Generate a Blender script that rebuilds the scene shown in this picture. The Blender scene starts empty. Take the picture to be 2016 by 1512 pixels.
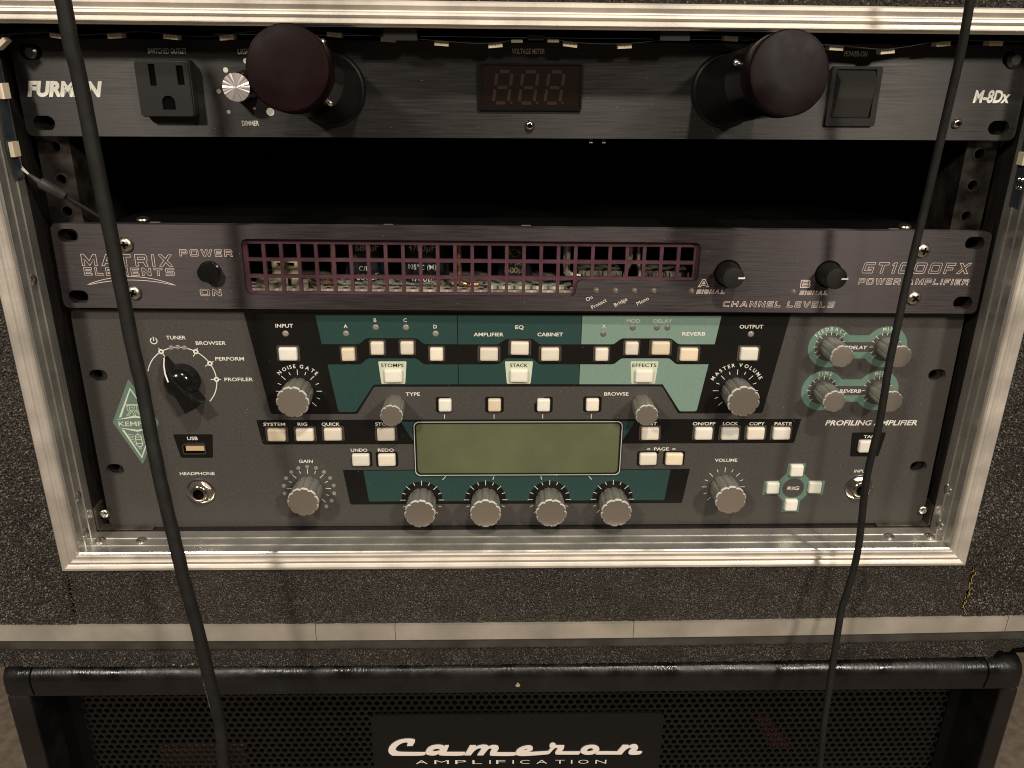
import bpy, bmesh, math, random
from math import sin, cos, pi, radians, atan2, hypot
from mathutils import Matrix, Vector, geometry
from mathutils import noise as mnoise
random.seed(7)
SC = bpy.context.scene
COL = SC.collection
MM = 0.001

# ------------------------------------------------------------------ camera, world, lamps, exposure
cd = bpy.data.cameras.new("camera"); cam = bpy.data.objects.new("camera", cd); COL.objects.link(cam)
cd.sensor_width = 36.0; cd.lens = 36.0 * 1640.0 / 2016.0
cd.clip_start = 0.01; cd.clip_end = 50
cam.location = (-17.836 * MM, -424.617 * MM, 129.796 * MM)
cam.rotation_euler = (radians(68.09515), radians(-0.58543), radians(-1.27019))
SC.camera = cam

W = bpy.data.worlds.new("World"); SC.world = W; W.use_nodes = True
bg = W.node_tree.nodes["Background"]
bg.inputs[0].default_value = (1.0, 0.91, 0.80, 1); bg.inputs[1].default_value = 0.045


def lamp(name, loc, target, power, size, color=(1.0, 0.912, 0.77)):
    l = bpy.data.lights.new(name, 'AREA'); l.shape = 'DISK'; l.size = size; l.energy = power; l.color = color
    o = bpy.data.objects.new(name, l); COL.objects.link(o)
    o.location = [c * MM for c in loc]
    d = Vector(target) * MM - o.location
    o.rotation_euler = d.to_track_quat('-Z', 'Y').to_euler()
    return o


lamp("room_lamp", (-750, -1200, 870), (0, 0, 0), 13.2, 0.14)
lamp("ceiling_lamp", (265, -1200, 1560), (0, 0, 0), 20.5, 0.12)
lamp("room_lamp", (750, -1200, 715), (0, 0, 0), 11.8, 0.14)

SC.view_settings.view_transform = 'Standard'
SC.view_settings.look = 'None'
SC.view_settings.exposure = 0.2
SC.view_settings.gamma = 1.0
SC.cycles.max_bounces = 8
SC.cycles.use_denoising = True
SC.cycles.filter_width = 1.1


# ------------------------------------------------------------------ materials
def mat(name, color, rough=0.5, metal=0.0, spec=0.5, var=0.0, var_scale=30, var_stretch=(1, 1, 1), bump=0.0, bump_scale=400,
        bump_stretch=(1, 1, 1), rough_var=0.0, detail=4, coat=0.0, alpha=None, trans=0.0, bump_dist=0.0002, aniso=0.0):
    m = bpy.data.materials.new(name); m.use_nodes = True
    nt = m.node_tree; b = nt.nodes["Principled BSDF"]
    b.inputs["Base Color"].default_value = (*color, 1)
    b.inputs["Roughness"].default_value = rough
    b.inputs["Metallic"].default_value = metal
    b.inputs["Specular IOR Level"].default_value = spec
    b.inputs["Coat Weight"].default_value = coat
    b.inputs["Transmission Weight"].default_value = trans
    tc = nt.nodes.new("ShaderNodeTexCoord")

    def noise(scale, stretch, det):
        mp = nt.nodes.new("ShaderNodeMapping"); mp.inputs["Scale"].default_value = stretch
        nt.links.new(tc.outputs["Object"], mp.inputs["Vector"])
        n = nt.nodes.new("ShaderNodeTexNoise"); n.inputs["Scale"].default_value = scale; n.inputs["Detail"].default_value = det
        nt.links.new(mp.outputs[0], n.inputs["Vector"])
        return n
    if var or rough_var:
        n = noise(var_scale, var_stretch, detail)
        if var:
            r = nt.nodes.new("ShaderNodeMapRange")
            r.inputs["From Min"].default_value = 0.3; r.inputs["From Max"].default_value = 0.7
            r.inputs["To Min"].default_value = 1 - var; r.inputs["To Max"].default_value = 1 + var
            nt.links.new(n.outputs["Fac"], r.inputs["Value"])
            mx = nt.nodes.new("ShaderNodeMix"); mx.data_type = 'RGBA'; mx.blend_type = 'MULTIPLY'
            mx.inputs["Factor"].default_value = 1.0
            mx.inputs["A"].default_value = (*color, 1)
            nt.links.new(r.outputs[0], mx.inputs["B"])
            nt.links.new(mx.outputs["Result"], b.inputs["Base Color"])
        if rough_var:
            r = nt.nodes.new("ShaderNodeMapRange")
            r.inputs["From Min"].default_value = 0.3; r.inputs["From Max"].default_value = 0.7
            r.inputs["To Min"].default_value = max(0.02, rough - rough_var); r.inputs["To Max"].default_value = min(1, rough + rough_var)
            nt.links.new(n.outputs["Fac"], r.inputs["Value"]); nt.links.new(r.outputs[0], b.inputs["Roughness"])
    if bump:
        n = noise(bump_scale, bump_stretch, 3)
        bp = nt.nodes.new("ShaderNodeBump"); bp.inputs["Strength"].default_value = bump; bp.inputs["Distance"].default_value = bump_dist
        nt.links.new(n.outputs["Fac"], bp.inputs["Height"]); nt.links.new(bp.outputs[0], b.inputs["Normal"])
    if aniso:
        b.inputs["Anisotropic"].default_value = aniso
        cv_ = nt.nodes.new("ShaderNodeCombineXYZ"); cv_.inputs[2].default_value = 1.0
        nt.links.new(cv_.outputs[0], b.inputs["Tangent"])
    return m


def carpet_mat(name, col, painted_glint, scale):
    """matted, glue-stiffened black carpet: clumps of dull fibre with tip glints painted in as paler colour"""
    m = bpy.data.materials.new(name); m.use_nodes = True
    nt = m.node_tree; b = nt.nodes["Principled BSDF"]; L = nt.links
    tc = nt.nodes.new("ShaderNodeTexCoord")
    n1 = nt.nodes.new("ShaderNodeTexNoise"); n1.inputs["Scale"].default_value = scale; n1.inputs["Detail"].default_value = 5; n1.inputs["Roughness"].default_value = 0.7
    n2 = nt.nodes.new("ShaderNodeTexVoronoi"); n2.inputs["Scale"].default_value = scale * 0.9; n2.inputs["Randomness"].default_value = 1
    n3 = nt.nodes.new("ShaderNodeTexNoise"); n3.inputs["Scale"].default_value = 18; n3.inputs["Detail"].default_value = 3
    for n in (n1, n2, n3): L.new(tc.outputs["Object"], n.inputs["Vector"])
    r = nt.nodes.new("ShaderNodeValToRGB")
    r.color_ramp.elements[0].position = 0.36; r.color_ramp.elements[0].color = (*[c * 0.35 for c in col], 1)
    r.color_ramp.elements[1].position = 0.78; r.color_ramp.elements[1].color = (*painted_glint, 1)
    e = r.color_ramp.elements.new(0.56); e.color = (*col, 1)
    L.new(n1.outputs["Fac"], r.inputs["Fac"])
    mr = nt.nodes.new("ShaderNodeMapRange"); mr.inputs["From Min"].default_value = 0.3; mr.inputs["From Max"].default_value = 0.7
    mr.inputs["To Min"].default_value = 0.7; mr.inputs["To Max"].default_value = 1.3
    L.new(n3.outputs["Fac"], mr.inputs["Value"])
    mx = nt.nodes.new("ShaderNodeMix"); mx.data_type = 'RGBA'; mx.blend_type = 'MULTIPLY'; mx.inputs["Factor"].default_value = 1
    L.new(r.outputs["Color"], mx.inputs["A"]); L.new(mr.outputs[0], mx.inputs["B"])
    L.new(mx.outputs["Result"], b.inputs["Base Color"])
    b.inputs["Roughness"].default_value = 0.42; b.inputs["Specular IOR Level"].default_value = 0.45
    ad = nt.nodes.new("ShaderNodeMath"); ad.operation = 'ADD'
    ml = nt.nodes.new("ShaderNodeMath"); ml.operation = 'MULTIPLY'; ml.inputs[1].default_value = 0.8
    L.new(n2.outputs["Distance"], ml.inputs[0]); L.new(ml.outputs[0], ad.inputs[0]); L.new(n1.outputs["Fac"], ad.inputs[1])
    bp = nt.nodes.new("ShaderNodeBump"); bp.inputs["Strength"].default_value = 1.0; bp.inputs["Distance"].default_value = 0.0011
    L.new(ad.outputs[0], bp.inputs["Height"]); L.new(bp.outputs[0], b.inputs["Normal"])
    return m


M = {}
M['carpet'] = carpet_mat("black_carpet", (0.030, 0.0240, 0.0185), (0.075, 0.060, 0.045), 1100)
M['carpet_side'] = carpet_mat("black_carpet_coarse", (0.024, 0.0195, 0.0152), (0.062, 0.050, 0.038), 800)
M['carpet_strip'] = carpet_mat("worn_carpet", (0.020, 0.016, 0.012), (0.075, 0.06, 0.046), 1300)


def fibre_mat(name, lo, hi):
    m = mat(name, hi, 0.40, 0, spec=0.38); nt = m.node_tree; b = nt.nodes["Principled BSDF"]
    g = nt.nodes.new("ShaderNodeNewGeometry"); r = nt.nodes.new("ShaderNodeValToRGB")
    r.color_ramp.elements[0].color = (*lo, 1); r.color_ramp.elements[1].color = (*hi, 1); r.color_ramp.elements[0].position = .35
    nt.links.new(g.outputs["Random Per Island"], r.inputs["Fac"]); nt.links.new(r.outputs["Color"], b.inputs["Base Color"])
    return m


M['fibre'] = fibre_mat("carpet_fibre", (0.024, 0.0190, 0.0142), (0.078, 0.0615, 0.0455))
M['alu'] = mat("aluminium_extrusion", (0.55, 0.495, 0.44), 0.48, 0.52, var=0.18, var_scale=38, rough_var=0.12, bump=0.2, bump_scale=500)
M['alu_lip'] = mat("aluminium_lip", (0.54, 0.52, 0.48), 0.27, 0.80, var=0.14, var_scale=45, rough_var=0.08, bump=0.10, bump_scale=900)
M['alu_flat'] = mat("aluminium_flat", (0.42, 0.375, 0.325), 0.46, 0.45, var=0.16, var_scale=38, rough_var=0.1, bump=0.15, bump_scale=500)
M['alu_dark'] = mat("dark_aluminium", (0.052, 0.047, 0.040), 0.42, 0.25, var=0.35, var_scale=60, rough_var=0.12)  # plain dark metal with a mottled tone, for the lower lip
M['rivet'] = mat("rivet_steel", (0.80, 0.76, 0.71), 0.22, 1.0)
M['wood_black'] = mat("black_stained_ply", (0.012, 0.010, 0.009), 0.5, 0, var=0.6, var_scale=60, var_stretch=(8, 8, 1), bump=0.4, bump_scale=300, bump_stretch=(4, 4, 0.4))
M['rail'] = mat("worn_black_rail", (0.026, 0.021, 0.018), 0.38, 0.4, var=0.7, var_scale=90, rough_var=0.15, bump=0.2, bump_scale=500)
M['black_void'] = mat("dark_interior", (0.0025, 0.0025, 0.0025), 0.8, spec=0.04)
M['brushed'] = mat("brushed_black_anodised", (0.030, 0.0275, 0.0265), 0.45, 0.40, spec=0.4, var=0.30, var_scale=60, var_stretch=(0.8, 1, 22), rough_var=0.10, bump=0.45, bump_scale=220, bump_stretch=(0.12, 1, 7.0), bump_dist=0.00010, aniso=0.93)
M['brushed_p'] = mat("brushed_faded_anodised", (0.036, 0.0285, 0.0305), 0.45, 0.40, spec=0.4, var=0.30, var_scale=60, var_stretch=(0.8, 1, 22), rough_var=0.10, bump=0.45, bump_scale=220, bump_stretch=(0.12, 1, 7.0), bump_dist=0.00010, aniso=0.93)
M['grille_purple'] = mat("faded_purple_grille", (0.086, 0.036, 0.048), 0.45, 0.3, var=0.25, var_scale=150)
M['tube_black'] = mat("black_tube_plastic", (0.0042, 0.004, 0.0038), 0.42, 0.0, spec=0.18, var=0.2, var_scale=80, bump=0.1, bump_scale=500)
M['rocker'] = mat("rocker_plastic", (0.021, 0.020, 0.0175), 0.42, 0, spec=0.4, bump=0.08, bump_scale=900)
M['gloss_black'] = mat("gloss_black_plastic", (0.006, 0.006, 0.006), 0.14, 0.0)
M['cap_purple'] = mat("faded_tube_cap", (0.0062, 0.0030, 0.0034), 0.40, 0.0, spec=0.09, var=0.35, var_scale=70, rough_var=0.12)
M['cap_maroon'] = mat("maroon_tube_cap", (0.0072, 0.0024, 0.0030), 0.45, 0.0, spec=0.05, var=0.25, var_scale=70, rough_var=0.1)
M['matte_black'] = mat("matte_black_plastic", (0.010, 0.0095, 0.009), 0.5, 0, spec=0.3, bump=0.1, bump_scale=900)
M['socket'] = mat("outlet_plastic", (0.013, 0.012, 0.011), 0.45, 0, spec=0.35, bump=0.08, bump_scale=900)
M['deep'] = mat("slot_black", (0.0015, 0.0015, 0.0015), 0.9, spec=0.05)
M['powder'] = mat("charcoal_powder_coat", (0.056, 0.0510, 0.0470), 0.52, 0.0, spec=0.3, var=0.12, var_scale=700, rough_var=0.06, bump=0.35, bump_scale=1500, bump_dist=0.0001)
M['ink_black'] = mat("black_print", (0.0055, 0.005, 0.0045), 0.5, 0, spec=0.2, var=0.1, var_scale=500, bump=0.2, bump_scale=1500, bump_dist=0.0001)
M['ink_green'] = mat("dark_green_print", (0.019, 0.049, 0.044), 0.5, 0, spec=0.25, var=0.06, var_scale=500, bump=0.2, bump_scale=1500, bump_dist=0.0001)
M['ink_sage'] = mat("sage_green_print", (0.165, 0.245, 0.205), 0.5, 0, spec=0.25, var=0.05, var_scale=500, bump=0.2, bump_scale=1500, bump_dist=0.0001)
M['ink_teal'] = mat("teal_print", (0.100, 0.170, 0.135), 0.5, 0, var=0.06, var_scale=400, bump=0.2, bump_scale=1500, bump_dist=0.0001)
M['ink_logo'] = mat("logo_green_print", (0.105, 0.160, 0.135), 0.5, 0, var=0.05, var_scale=400, bump=0.2, bump_scale=1500, bump_dist=0.0001)
M['ink_pale'] = mat("pale_green_print", (0.52, 0.55, 0.43), 0.5)
M['ink_white'] = mat("white_print", (0.70, 0.67, 0.61), 0.5, spec=0.3)
M['ink_dark'] = mat("charcoal_print", (0.05, 0.045, 0.042), 0.5, var=0.08, var_scale=600)
M['ink_pink'] = mat("engraved_print", (0.78, 0.64, 0.57), 0.45)
M['ink_grey'] = mat("grey_print", (0.42, 0.38, 0.35), 0.5)
M['button_a'] = mat("ivory_button", (0.69, 0.62, 0.525), 0.38, 0, var=0.05, var_scale=110, spec=0.4)
M['button_b'] = mat("yellowed_button", (0.69, 0.58, 0.43), 0.38, 0, var=0.05, var_scale=110, spec=0.4)
M['button_c'] = mat("white_button", (0.67, 0.635, 0.565), 0.38, 0, var=0.05, var_scale=110, spec=0.4)
M['bezel'] = mat("smoked_button_frame", (0.060, 0.048, 0.040), 0.25, 0)
M['led_off'] = mat("unlit_lens", (0.23, 0.195, 0.18), 0.25, 0)
M['led_dark'] = mat("dark_unlit_lens", (0.13, 0.12, 0.10), 0.25, 0)
M['knob'] = mat("knob_body_metal", (0.44, 0.42, 0.385), 0.33, 0.72, rough_var=0.06, var=0.08, var_scale=200)
M['knob_cap'] = mat("knob_face_metal", (0.46, 0.40, 0.345), 0.36, 0.82)
M['knob_rim'] = mat("rim_highlight_metal", (0.88, 0.83, 0.76), 0.36, 0.5)  # much paler than the knob metal: edge highlight put into the base colour
M['chrome'] = mat("nickel", (0.62, 0.58, 0.53), 0.18, 1.0)
M['brass'] = mat("brass_contact", (0.85, 0.62, 0.36), 0.35, 0.5)
M['spun'] = mat("spun_aluminium", (0.80, 0.72, 0.70), 0.30, 0.8)
M['screw'] = mat("zinc_screw", (0.52, 0.47, 0.37), 0.32, 1.0, var=0.15, var_scale=600)
M['screw_black'] = mat("black_oxide_screw", (0.10, 0.095, 0.09), 0.28, 0.9)
M['lcd'] = mat("olive_lcd", (0.100, 0.110, 0.060), 0.24, 0, var=0.16, var_scale=28, rough_var=0.08, detail=5)
M['lcd_glass'] = mat("smoked_window", (0.010, 0.006, 0.005), 0.12, 0, spec=0.3)
M['segment'] = mat("unlit_segment", (0.022, 0.0135, 0.011), 0.4, 0, spec=0.15)
M['cable'] = mat("matte_cable_jacket", (0.0115, 0.011, 0.0098), 0.6, 0, spec=0.22, var=0.25, var_scale=150, bump=0.25, bump_scale=500)
M['led_tape'] = mat("led_tape_board", (0.030, 0.036, 0.045), 0.3, 0.0, var=0.2, var_scale=100)
M['led_white'] = mat("led_package", (0.66, 0.56, 0.42), 0.35, 0)
M['led_phos'] = mat("led_lens_brown", (0.30, 0.20, 0.10), 0.3, 0)
M['tape'] = mat("black_tape", (0.018, 0.016, 0.015), 0.35, 0, bump=0.3, bump_scale=300)
M['wire_white'] = mat("white_wire", (0.60, 0.56, 0.48), 0.4)
M['plug'] = mat("grey_plug", (0.035, 0.032, 0.030), 0.45, spec=0.3)
M['tolex'] = mat("black_leatherette", (0.0065, 0.006, 0.006), 0.34, 0, spec=0.45, var=0.3, var_scale=60, rough_var=0.16, bump=0.45, bump_scale=420, bump_stretch=(1.6, 1, 0.5), bump_dist=0.0005)
M['grille_metal'] = mat("black_perforated_steel", (0.0048, 0.0045, 0.0042), 0.36, 0.1, spec=0.35, var=0.4, var_scale=20)
M['badge'] = mat("gloss_black_badge", (0.005, 0.005, 0.0045), 0.12, 0, spec=0.25, bump=0.15, bump_scale=60, bump_dist=0.0006)
M['badge_silver'] = mat("silver_badge_letter", (0.82, 0.74, 0.69), 0.42, 0.05)
M['brown_board'] = mat("brown_board", (0.10, 0.045, 0.028), 0.6, var=0.3, var_scale=100)
M['red_board'] = mat("red_board", (0.14, 0.02, 0.014), 0.6)
M['pcb'] = mat("pale_circuit_board", (0.36, 0.33, 0.27), 0.5, 0, var=0.5, var_scale=160, detail=3)
M['cap_navy'] = mat("capacitor_sleeve", (0.012, 0.016, 0.022), 0.3)
M['copper'] = mat("copper_wire", (0.62, 0.33, 0.18), 0.35, 0.85)
M['tinned'] = mat("tinned_wire", (0.55, 0.48, 0.40), 0.3, 0.7)
M['beige'] = mat("beige_connector", (0.36, 0.31, 0.20), 0.5)
M['heat'] = mat("heatsink_metal", (0.24, 0.22, 0.18), 0.4, 0.5, var=0.6, var_scale=160)
M['gold_print'] = mat("gold_print", (0.30, 0.22, 0.09), 0.5)
M['floor'] = mat("brown_floor", (0.30, 0.235, 0.185), 0.6, 0, var=0.25, var_scale=60, bump=0.3, bump_scale=300)
M['dust'] = mat("pale_dust", (0.26, 0.235, 0.205), 0.8, spec=0.1)
M['thread'] = mat("yellow_thread", (0.40, 0.27, 0.06), 0.7)
M['bare_wood'] = mat("bare_chip", (0.36, 0.26, 0.16), 0.7)
M['corner_metal'] = mat("corner_bracket_steel", (0.085, 0.07, 0.055), 0.45, 0.5, var=0.5, var_scale=120)


def tint_each(m, amount):
    """every copy of a part ages a little differently"""
    nt = m.node_tree; b = nt.nodes["Principled BSDF"]; oi = nt.nodes.new("ShaderNodeObjectInfo"); r = nt.nodes.new("ShaderNodeMapRange")
    r.inputs["To Min"].default_value = 1 - amount; r.inputs["To Max"].default_value = 1 + amount * .6
    nt.links.new(oi.outputs["Random"], r.inputs["Value"])
    mx = nt.nodes.new("ShaderNodeMix"); mx.data_type = 'RGBA'; mx.blend_type = 'MULTIPLY'; mx.inputs["Factor"].default_value = 1
    src = b.inputs["Base Color"]
    if src.is_linked: nt.links.new(src.links[0].from_socket, mx.inputs["A"])
    else: mx.inputs["A"].default_value = src.default_value
    nt.links.new(r.outputs[0], mx.inputs["B"]); nt.links.new(mx.outputs["Result"], src)


for k in ('button_a', 'button_b', 'button_c', 'knob_cap', 'led_off'): tint_each(M[k], .13)


# ------------------------------------------------------------------ geometry helpers (all lengths in millimetres)
class MB:
    def __init__(s):
        s.v = []; s.f = []; s.smooth = []

    def add(s, vs, fs, smooth=False):
        b = len(s.v); s.v.extend(vs)
        for f in fs:
            s.f.append(tuple(b + i for i in f)); s.smooth.append(smooth)

    def box(s, x0, x1, y0, y1, z0, z1, bev=0.0):
        if bev <= 0:
            v = [(x, y, z) for x in (x0, x1) for y in (y0, y1) for z in (z0, z1)]
            s.add(v, [(0, 1, 3, 2), (4, 6, 7, 5), (0, 4, 5, 1), (2, 3, 7, 6), (0, 2, 6, 4), (1, 5, 7, 3)])
        else:
            s.slab(rrect((x0 + x1) / 2, (z0 + z1) / 2, x1 - x0, z1 - z0, bev, 3), y0, y1, bev * 0.6)
        return s

    def slab(s, poly, y0, y1, bev=0.0, back=False):
        """polygon in the xz plane, front face at y0 (towards the camera), walls back to y1, front edge bevelled"""
        n = len(poly)
        if bev > 0:
            inner = inset(poly, bev)
            rings = [[(x, y1, z) for x, z in poly], [(x, y0 + bev, z) for x, z in poly], [(x, y0 + bev * .3, z) for x, z in inset(poly, bev * .3)], [(x, y0, z) for x, z in inner]]
        else:
            rings = [[(x, y1, z) for x, z in poly], [(x, y0, z) for x, z in poly]]
        v = [p for r in rings for p in r]
        f = []
        for k in range(len(rings) - 1):
            for i in range(n):
                j = (i + 1) % n
                f.append((k * n + i, k * n + j, (k + 1) * n + j, (k + 1) * n + i))
        s.add(v, f)
        top = rings[-1]
        s.fill([[(p[0], p[2]) for p in top]], top[0][1])
        if back: s.fill([poly], y1)
        return s

    def fill(s, loops, y):
        """flat xz sheet bounded by the first loop, the others are holes"""
        pts = [[Vector((x, z, 0)) for x, z in lp] for lp in loops]
        tris = geometry.tessellate_polygon(pts)
        flat = [(p[0], y, p[1]) for lp in pts for p in lp]
        s.add(flat, [tuple(t) for t in tris])
        return s

    def plate(s, outer, holes, y0, y1, back=True):
        s.fill([outer] + holes, y0)
        if back: s.fill([outer] + holes, y1)
        for lp in [outer] + holes:
            n = len(lp)
            s.add([(x, y0, z) for x, z in lp] + [(x, y1, z) for x, z in lp], [(i, (i + 1) % n, n + (i + 1) % n, n + i) for i in range(n)])
        return s

    def loft(s, rings, cap0=False, cap1=True, smooth=True, closed=True):
        n = len(rings[0]); v = [p for r in rings for p in r]; f = []
        for k in range(len(rings) - 1):
            for i in range(n if closed else n - 1):
                j = (i + 1) % n
                f.append((k * n + i, k * n + j, (k + 1) * n + j, (k + 1) * n + i))
        if cap0: f.append(tuple(range(n))[::-1])
        if cap1: f.append(tuple((len(rings) - 1) * n + i for i in range(n)))
        s.add(v, f, smooth); return s

    def lathe(s, cx, cz, prof, n=32, cap1=True, smooth=True, cap0=False):
        """prof: (radius, y) from the panel outwards"""
        s.loft([[(cx + r * cos(2 * pi * i / n), y, cz + r * sin(2 * pi * i / n)) for i in range(n)] for r, y in prof], cap0, cap1, smooth); return s

    def tube(s, pts, r, n=10, caps=True):
        P = [Vector(p) for p in pts]; rings = []
        up = Vector((0, 1, 0.01))
        for i, p in enumerate(P):
            t = (P[min(i + 1, len(P) - 1)] - P[max(i - 1, 0)]).normalized()
            a = t.cross(up).normalized(); b = t.cross(a).normalized()
            rr = r[i] if isinstance(r, (list, tuple)) else r
            rings.append([tuple(p + a * rr * cos(2 * pi * k / n) + b * rr * sin(2 * pi * k / n)) for k in range(n)])
        s.loft(rings, caps, caps, True); return s

    def mesh(s, name, sharp=35):
        me = bpy.data.meshes.new(name)
        me.from_pydata([(x * MM, y * MM, z * MM) for x, y, z in s.v], [], s.f)
        bm = bmesh.new(); bm.from_mesh(me)
        bmesh.ops.remove_doubles(bm, verts=bm.verts, dist=1e-6)
        bmesh.ops.recalc_face_normals(bm, faces=bm.faces)
        bm.to_mesh(me); bm.free()
        if any(s.smooth):
            me.shade_smooth(); me.set_sharp_from_angle(angle=radians(sharp))
        me.update()
        return me

    def build(s, name, m, parent=None, loc=None, sharp=35):
        return obj(name, s.mesh(name, sharp), m, parent, loc)


def obj(name, me, m, parent=None, loc=None):
    o = bpy.data.objects.new(name, me); COL.objects.link(o)
    if m is not None and not me.materials: me.materials.append(M[m] if isinstance(m, str) else m)
    if parent is not None: o.parent = parent
    if loc: o.location = [c * MM for c in loc]
    return o


def thing(name, label, cat, loc=(0, 0, 0), rot=None, group=None):
    o = bpy.data.objects.new(name, None); COL.objects.link(o); o.empty_display_size = 0.02
    o.location = [c * MM for c in loc]
    if rot is not None: o.rotation_euler = rot
    o['label'] = label; o['category'] = cat
    if group: o['group'] = group
    return o


def inset(poly, d):
    n = len(poly); area = sum(poly[i][0] * poly[(i + 1) % n][1] - poly[(i + 1) % n][0] * poly[i][1] for i in range(n))
    sg = 1 if area > 0 else -1
    out = []
    for i in range(n):
        a, b, c = poly[i - 1], poly[i], poly[(i + 1) % n]
        e1 = (b[0] - a[0], b[1] - a[1]); e2 = (c[0] - b[0], c[1] - b[1])
        l1 = hypot(*e1) or 1e-9; l2 = hypot(*e2) or 1e-9
        n1 = (-e1[1] / l1 * sg, e1[0] / l1 * sg); n2 = (-e2[1] / l2 * sg, e2[0] / l2 * sg)
        bx, by = n1[0] + n2[0], n1[1] + n2[1]; q = max(0.35, (bx * bx + by * by) / 2)
        out.append((b[0] + bx / q * d, b[1] + by / q * d))
    return out


def rrect(cx, cz, w, h, r, k=4):
    out = []
    for (sx, sz, a0) in ((1, 1, 0), (-1, 1, 90), (-1, -1, 180), (1, -1, 270)):
        for i in range(k + 1):
            a = radians(a0 + 90 * i / k)
            out.append((cx + sx * (w / 2 - r) + r * cos(a), cz + sz * (h / 2 - r) + r * sin(a)))
    return out


def circle(cx, cz, r, n=24, a0=0):
    return [(cx + r * cos(a0 + 2 * pi * i / n), cz + r * sin(a0 + 2 * pi * i / n)) for i in range(n)]


def slot(cx, cz, w, h, n=8):
    r = h / 2; d = w / 2 - r
    return [(cx + d + r * cos(radians(-90 + 180 * i / n)), cz + r * sin(radians(-90 + 180 * i / n))) for i in range(n + 1)] + \
           [(cx - d + r * cos(radians(90 + 180 * i / n)), cz + r * sin(radians(90 + 180 * i / n))) for i in range(n + 1)]


def line_poly(x0, z0, x1, z1, t):
    l = hypot(x1 - x0, z1 - z0); nx, nz = -(z1 - z0) / l * t / 2, (x1 - x0) / l * t / 2
    return [(x0 + nx, z0 + nz), (x0 - nx, z0 - nz), (x1 - nx, z1 - nz), (x1 + nx, z1 + nz)]


def ribbon(mb, pts, t, y, closed=False):
    """a flat printed line of width t along pts"""
    n = len(pts); L = []; R = []
    for i in range(n):
        a = pts[i - 1] if (closed or i > 0) else pts[i]; c = pts[(i + 1) % n] if (closed or i < n - 1) else pts[i]; b = pts[i]
        e1 = (b[0] - a[0], b[1] - a[1]); e2 = (c[0] - b[0], c[1] - b[1])
        l1 = hypot(*e1); l2 = hypot(*e2)
        n1 = (-e1[1] / l1, e1[0] / l1) if l1 > 1e-9 else None; n2 = (-e2[1] / l2, e2[0] / l2) if l2 > 1e-9 else None
        n1 = n1 or n2; n2 = n2 or n1
        bx, bz = n1[0] + n2[0], n1[1] + n2[1]; q = max(0.5, (bx * bx + bz * bz) / 2)
        L.append((b[0] + bx / q * t / 2, y, b[1] + bz / q * t / 2)); R.append((b[0] - bx / q * t / 2, y, b[1] - bz / q * t / 2))
    v = L + R; m = n if closed else n - 1
    mb.add(v, [(i, (i + 1) % n, n + (i + 1) % n, n + i) for i in range(m)])


def spline(pts, k=8):
    out = []
    for i in range(len(pts) - 1):
        p0 = pts[max(i - 1, 0)]; p1 = pts[i]; p2 = pts[i + 1]; p3 = pts[min(i + 2, len(pts) - 1)]
        for j in range(k):
            t = j / k
            out.append(tuple(0.5 * (2 * b + (c - a) * t + (2 * a - 5 * b + 4 * c - d) * t * t + (3 * b - a - 3 * c + d) * t ** 3) for a, b, c, d in zip(p0, p1, p2, p3)))
    out.append(pts[-1]); return out


_tc = {}


def glyph(body, bold=0.012, shear=0.0, space=1.0):
    """vertices and faces of built-in-font lettering, cap height about 0.7"""
    key = (body, bold, shear, space)
    if key not in _tc:
        c = bpy.data.curves.new("lettering", 'FONT'); c.body = body; c.offset = bold; c.shear = shear; c.space_character = space; c.resolution_u = 3
        o = bpy.data.objects.new("lettering", c)
        me = bpy.data.meshes.new_from_object(o)
        v = [(a.co.x, a.co.y) for a in me.vertices]; f = [tuple(p.vertices) for p in me.polygons]
        bpy.data.objects.remove(o); bpy.data.curves.remove(c); bpy.data.meshes.remove(me)
        _tc[key] = (v, f)
    return _tc[key]


def text(body, x, z, cap, parent, m='ink_white', width=None, align='l', bold=0.012, shear=0.0, rot=0.0, h=0.12, space=1.0, name="lettering"):
    v, f = glyph(body, bold, shear, space)
    x0 = min(p[0] for p in v); x1 = max(p[0] for p in v)
    sz = cap / 0.71; sx = sz if width is None else width / (x1 - x0)
    w = (x1 - x0) * sx
    ox = {'l': 0, 'c': -w / 2, 'r': -w}[align]
    mb = MB(); ca, sa = cos(radians(rot)), sin(radians(rot))
    vs = []
    for px, pz in v:
        a = (px - x0) * sx + ox; b = pz * sz
        vs.append((x + a * ca - b * sa, -h, z + a * sa + b * ca))
    mb.add(vs, f)
    return mb.build(name, m, parent)


def arc_text(body, cx, cz, r, cap, a_start, a_end, parent, m='ink_white', bold=0.012, h=0.12, name="lettering"):
    sz = cap / 0.71; adv = []
    for ch in body:
        if ch == ' ': adv.append(0.30); continue
        v, _ = glyph(ch, bold); adv.append(max(p[0] for p in v) - min(p[0] for p in v) + 0.09)
    tot = sum(adv); mb = MB(); acc = 0
    for ch, ad in zip(body, adv):
        mid = acc + ad / 2; acc += ad
        if ch == ' ': continue
        a = radians(a_start + (a_end - a_start) * mid / tot); v, f = glyph(ch, bold)
        x0 = min(p[0] for p in v); x1 = max(p[0] for p in v); t = a - pi / 2
        vs = []
        for px, pz in v:
            lx = (px - (x0 + x1) / 2) * sz; lz = pz * sz + r
            vs.append((cx + lx * cos(t) - lz * sin(t), -h, cz + lx * sin(t) + lz * cos(t)))
        mb.add(vs, f)
    return mb.build(name, m, parent)


# squared, extended letters drawn as outlines (outer loop first, then holes), height 1
def _o(w): return [[(0, .14), (0, .86), (.14, 1), (w - .14, 1), (w, .86), (w, .14), (w - .14, 0), (.14, 0)], [(.26, .22), (.26, .78), (w - .26, .78), (w - .26, .22)]]


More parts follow.
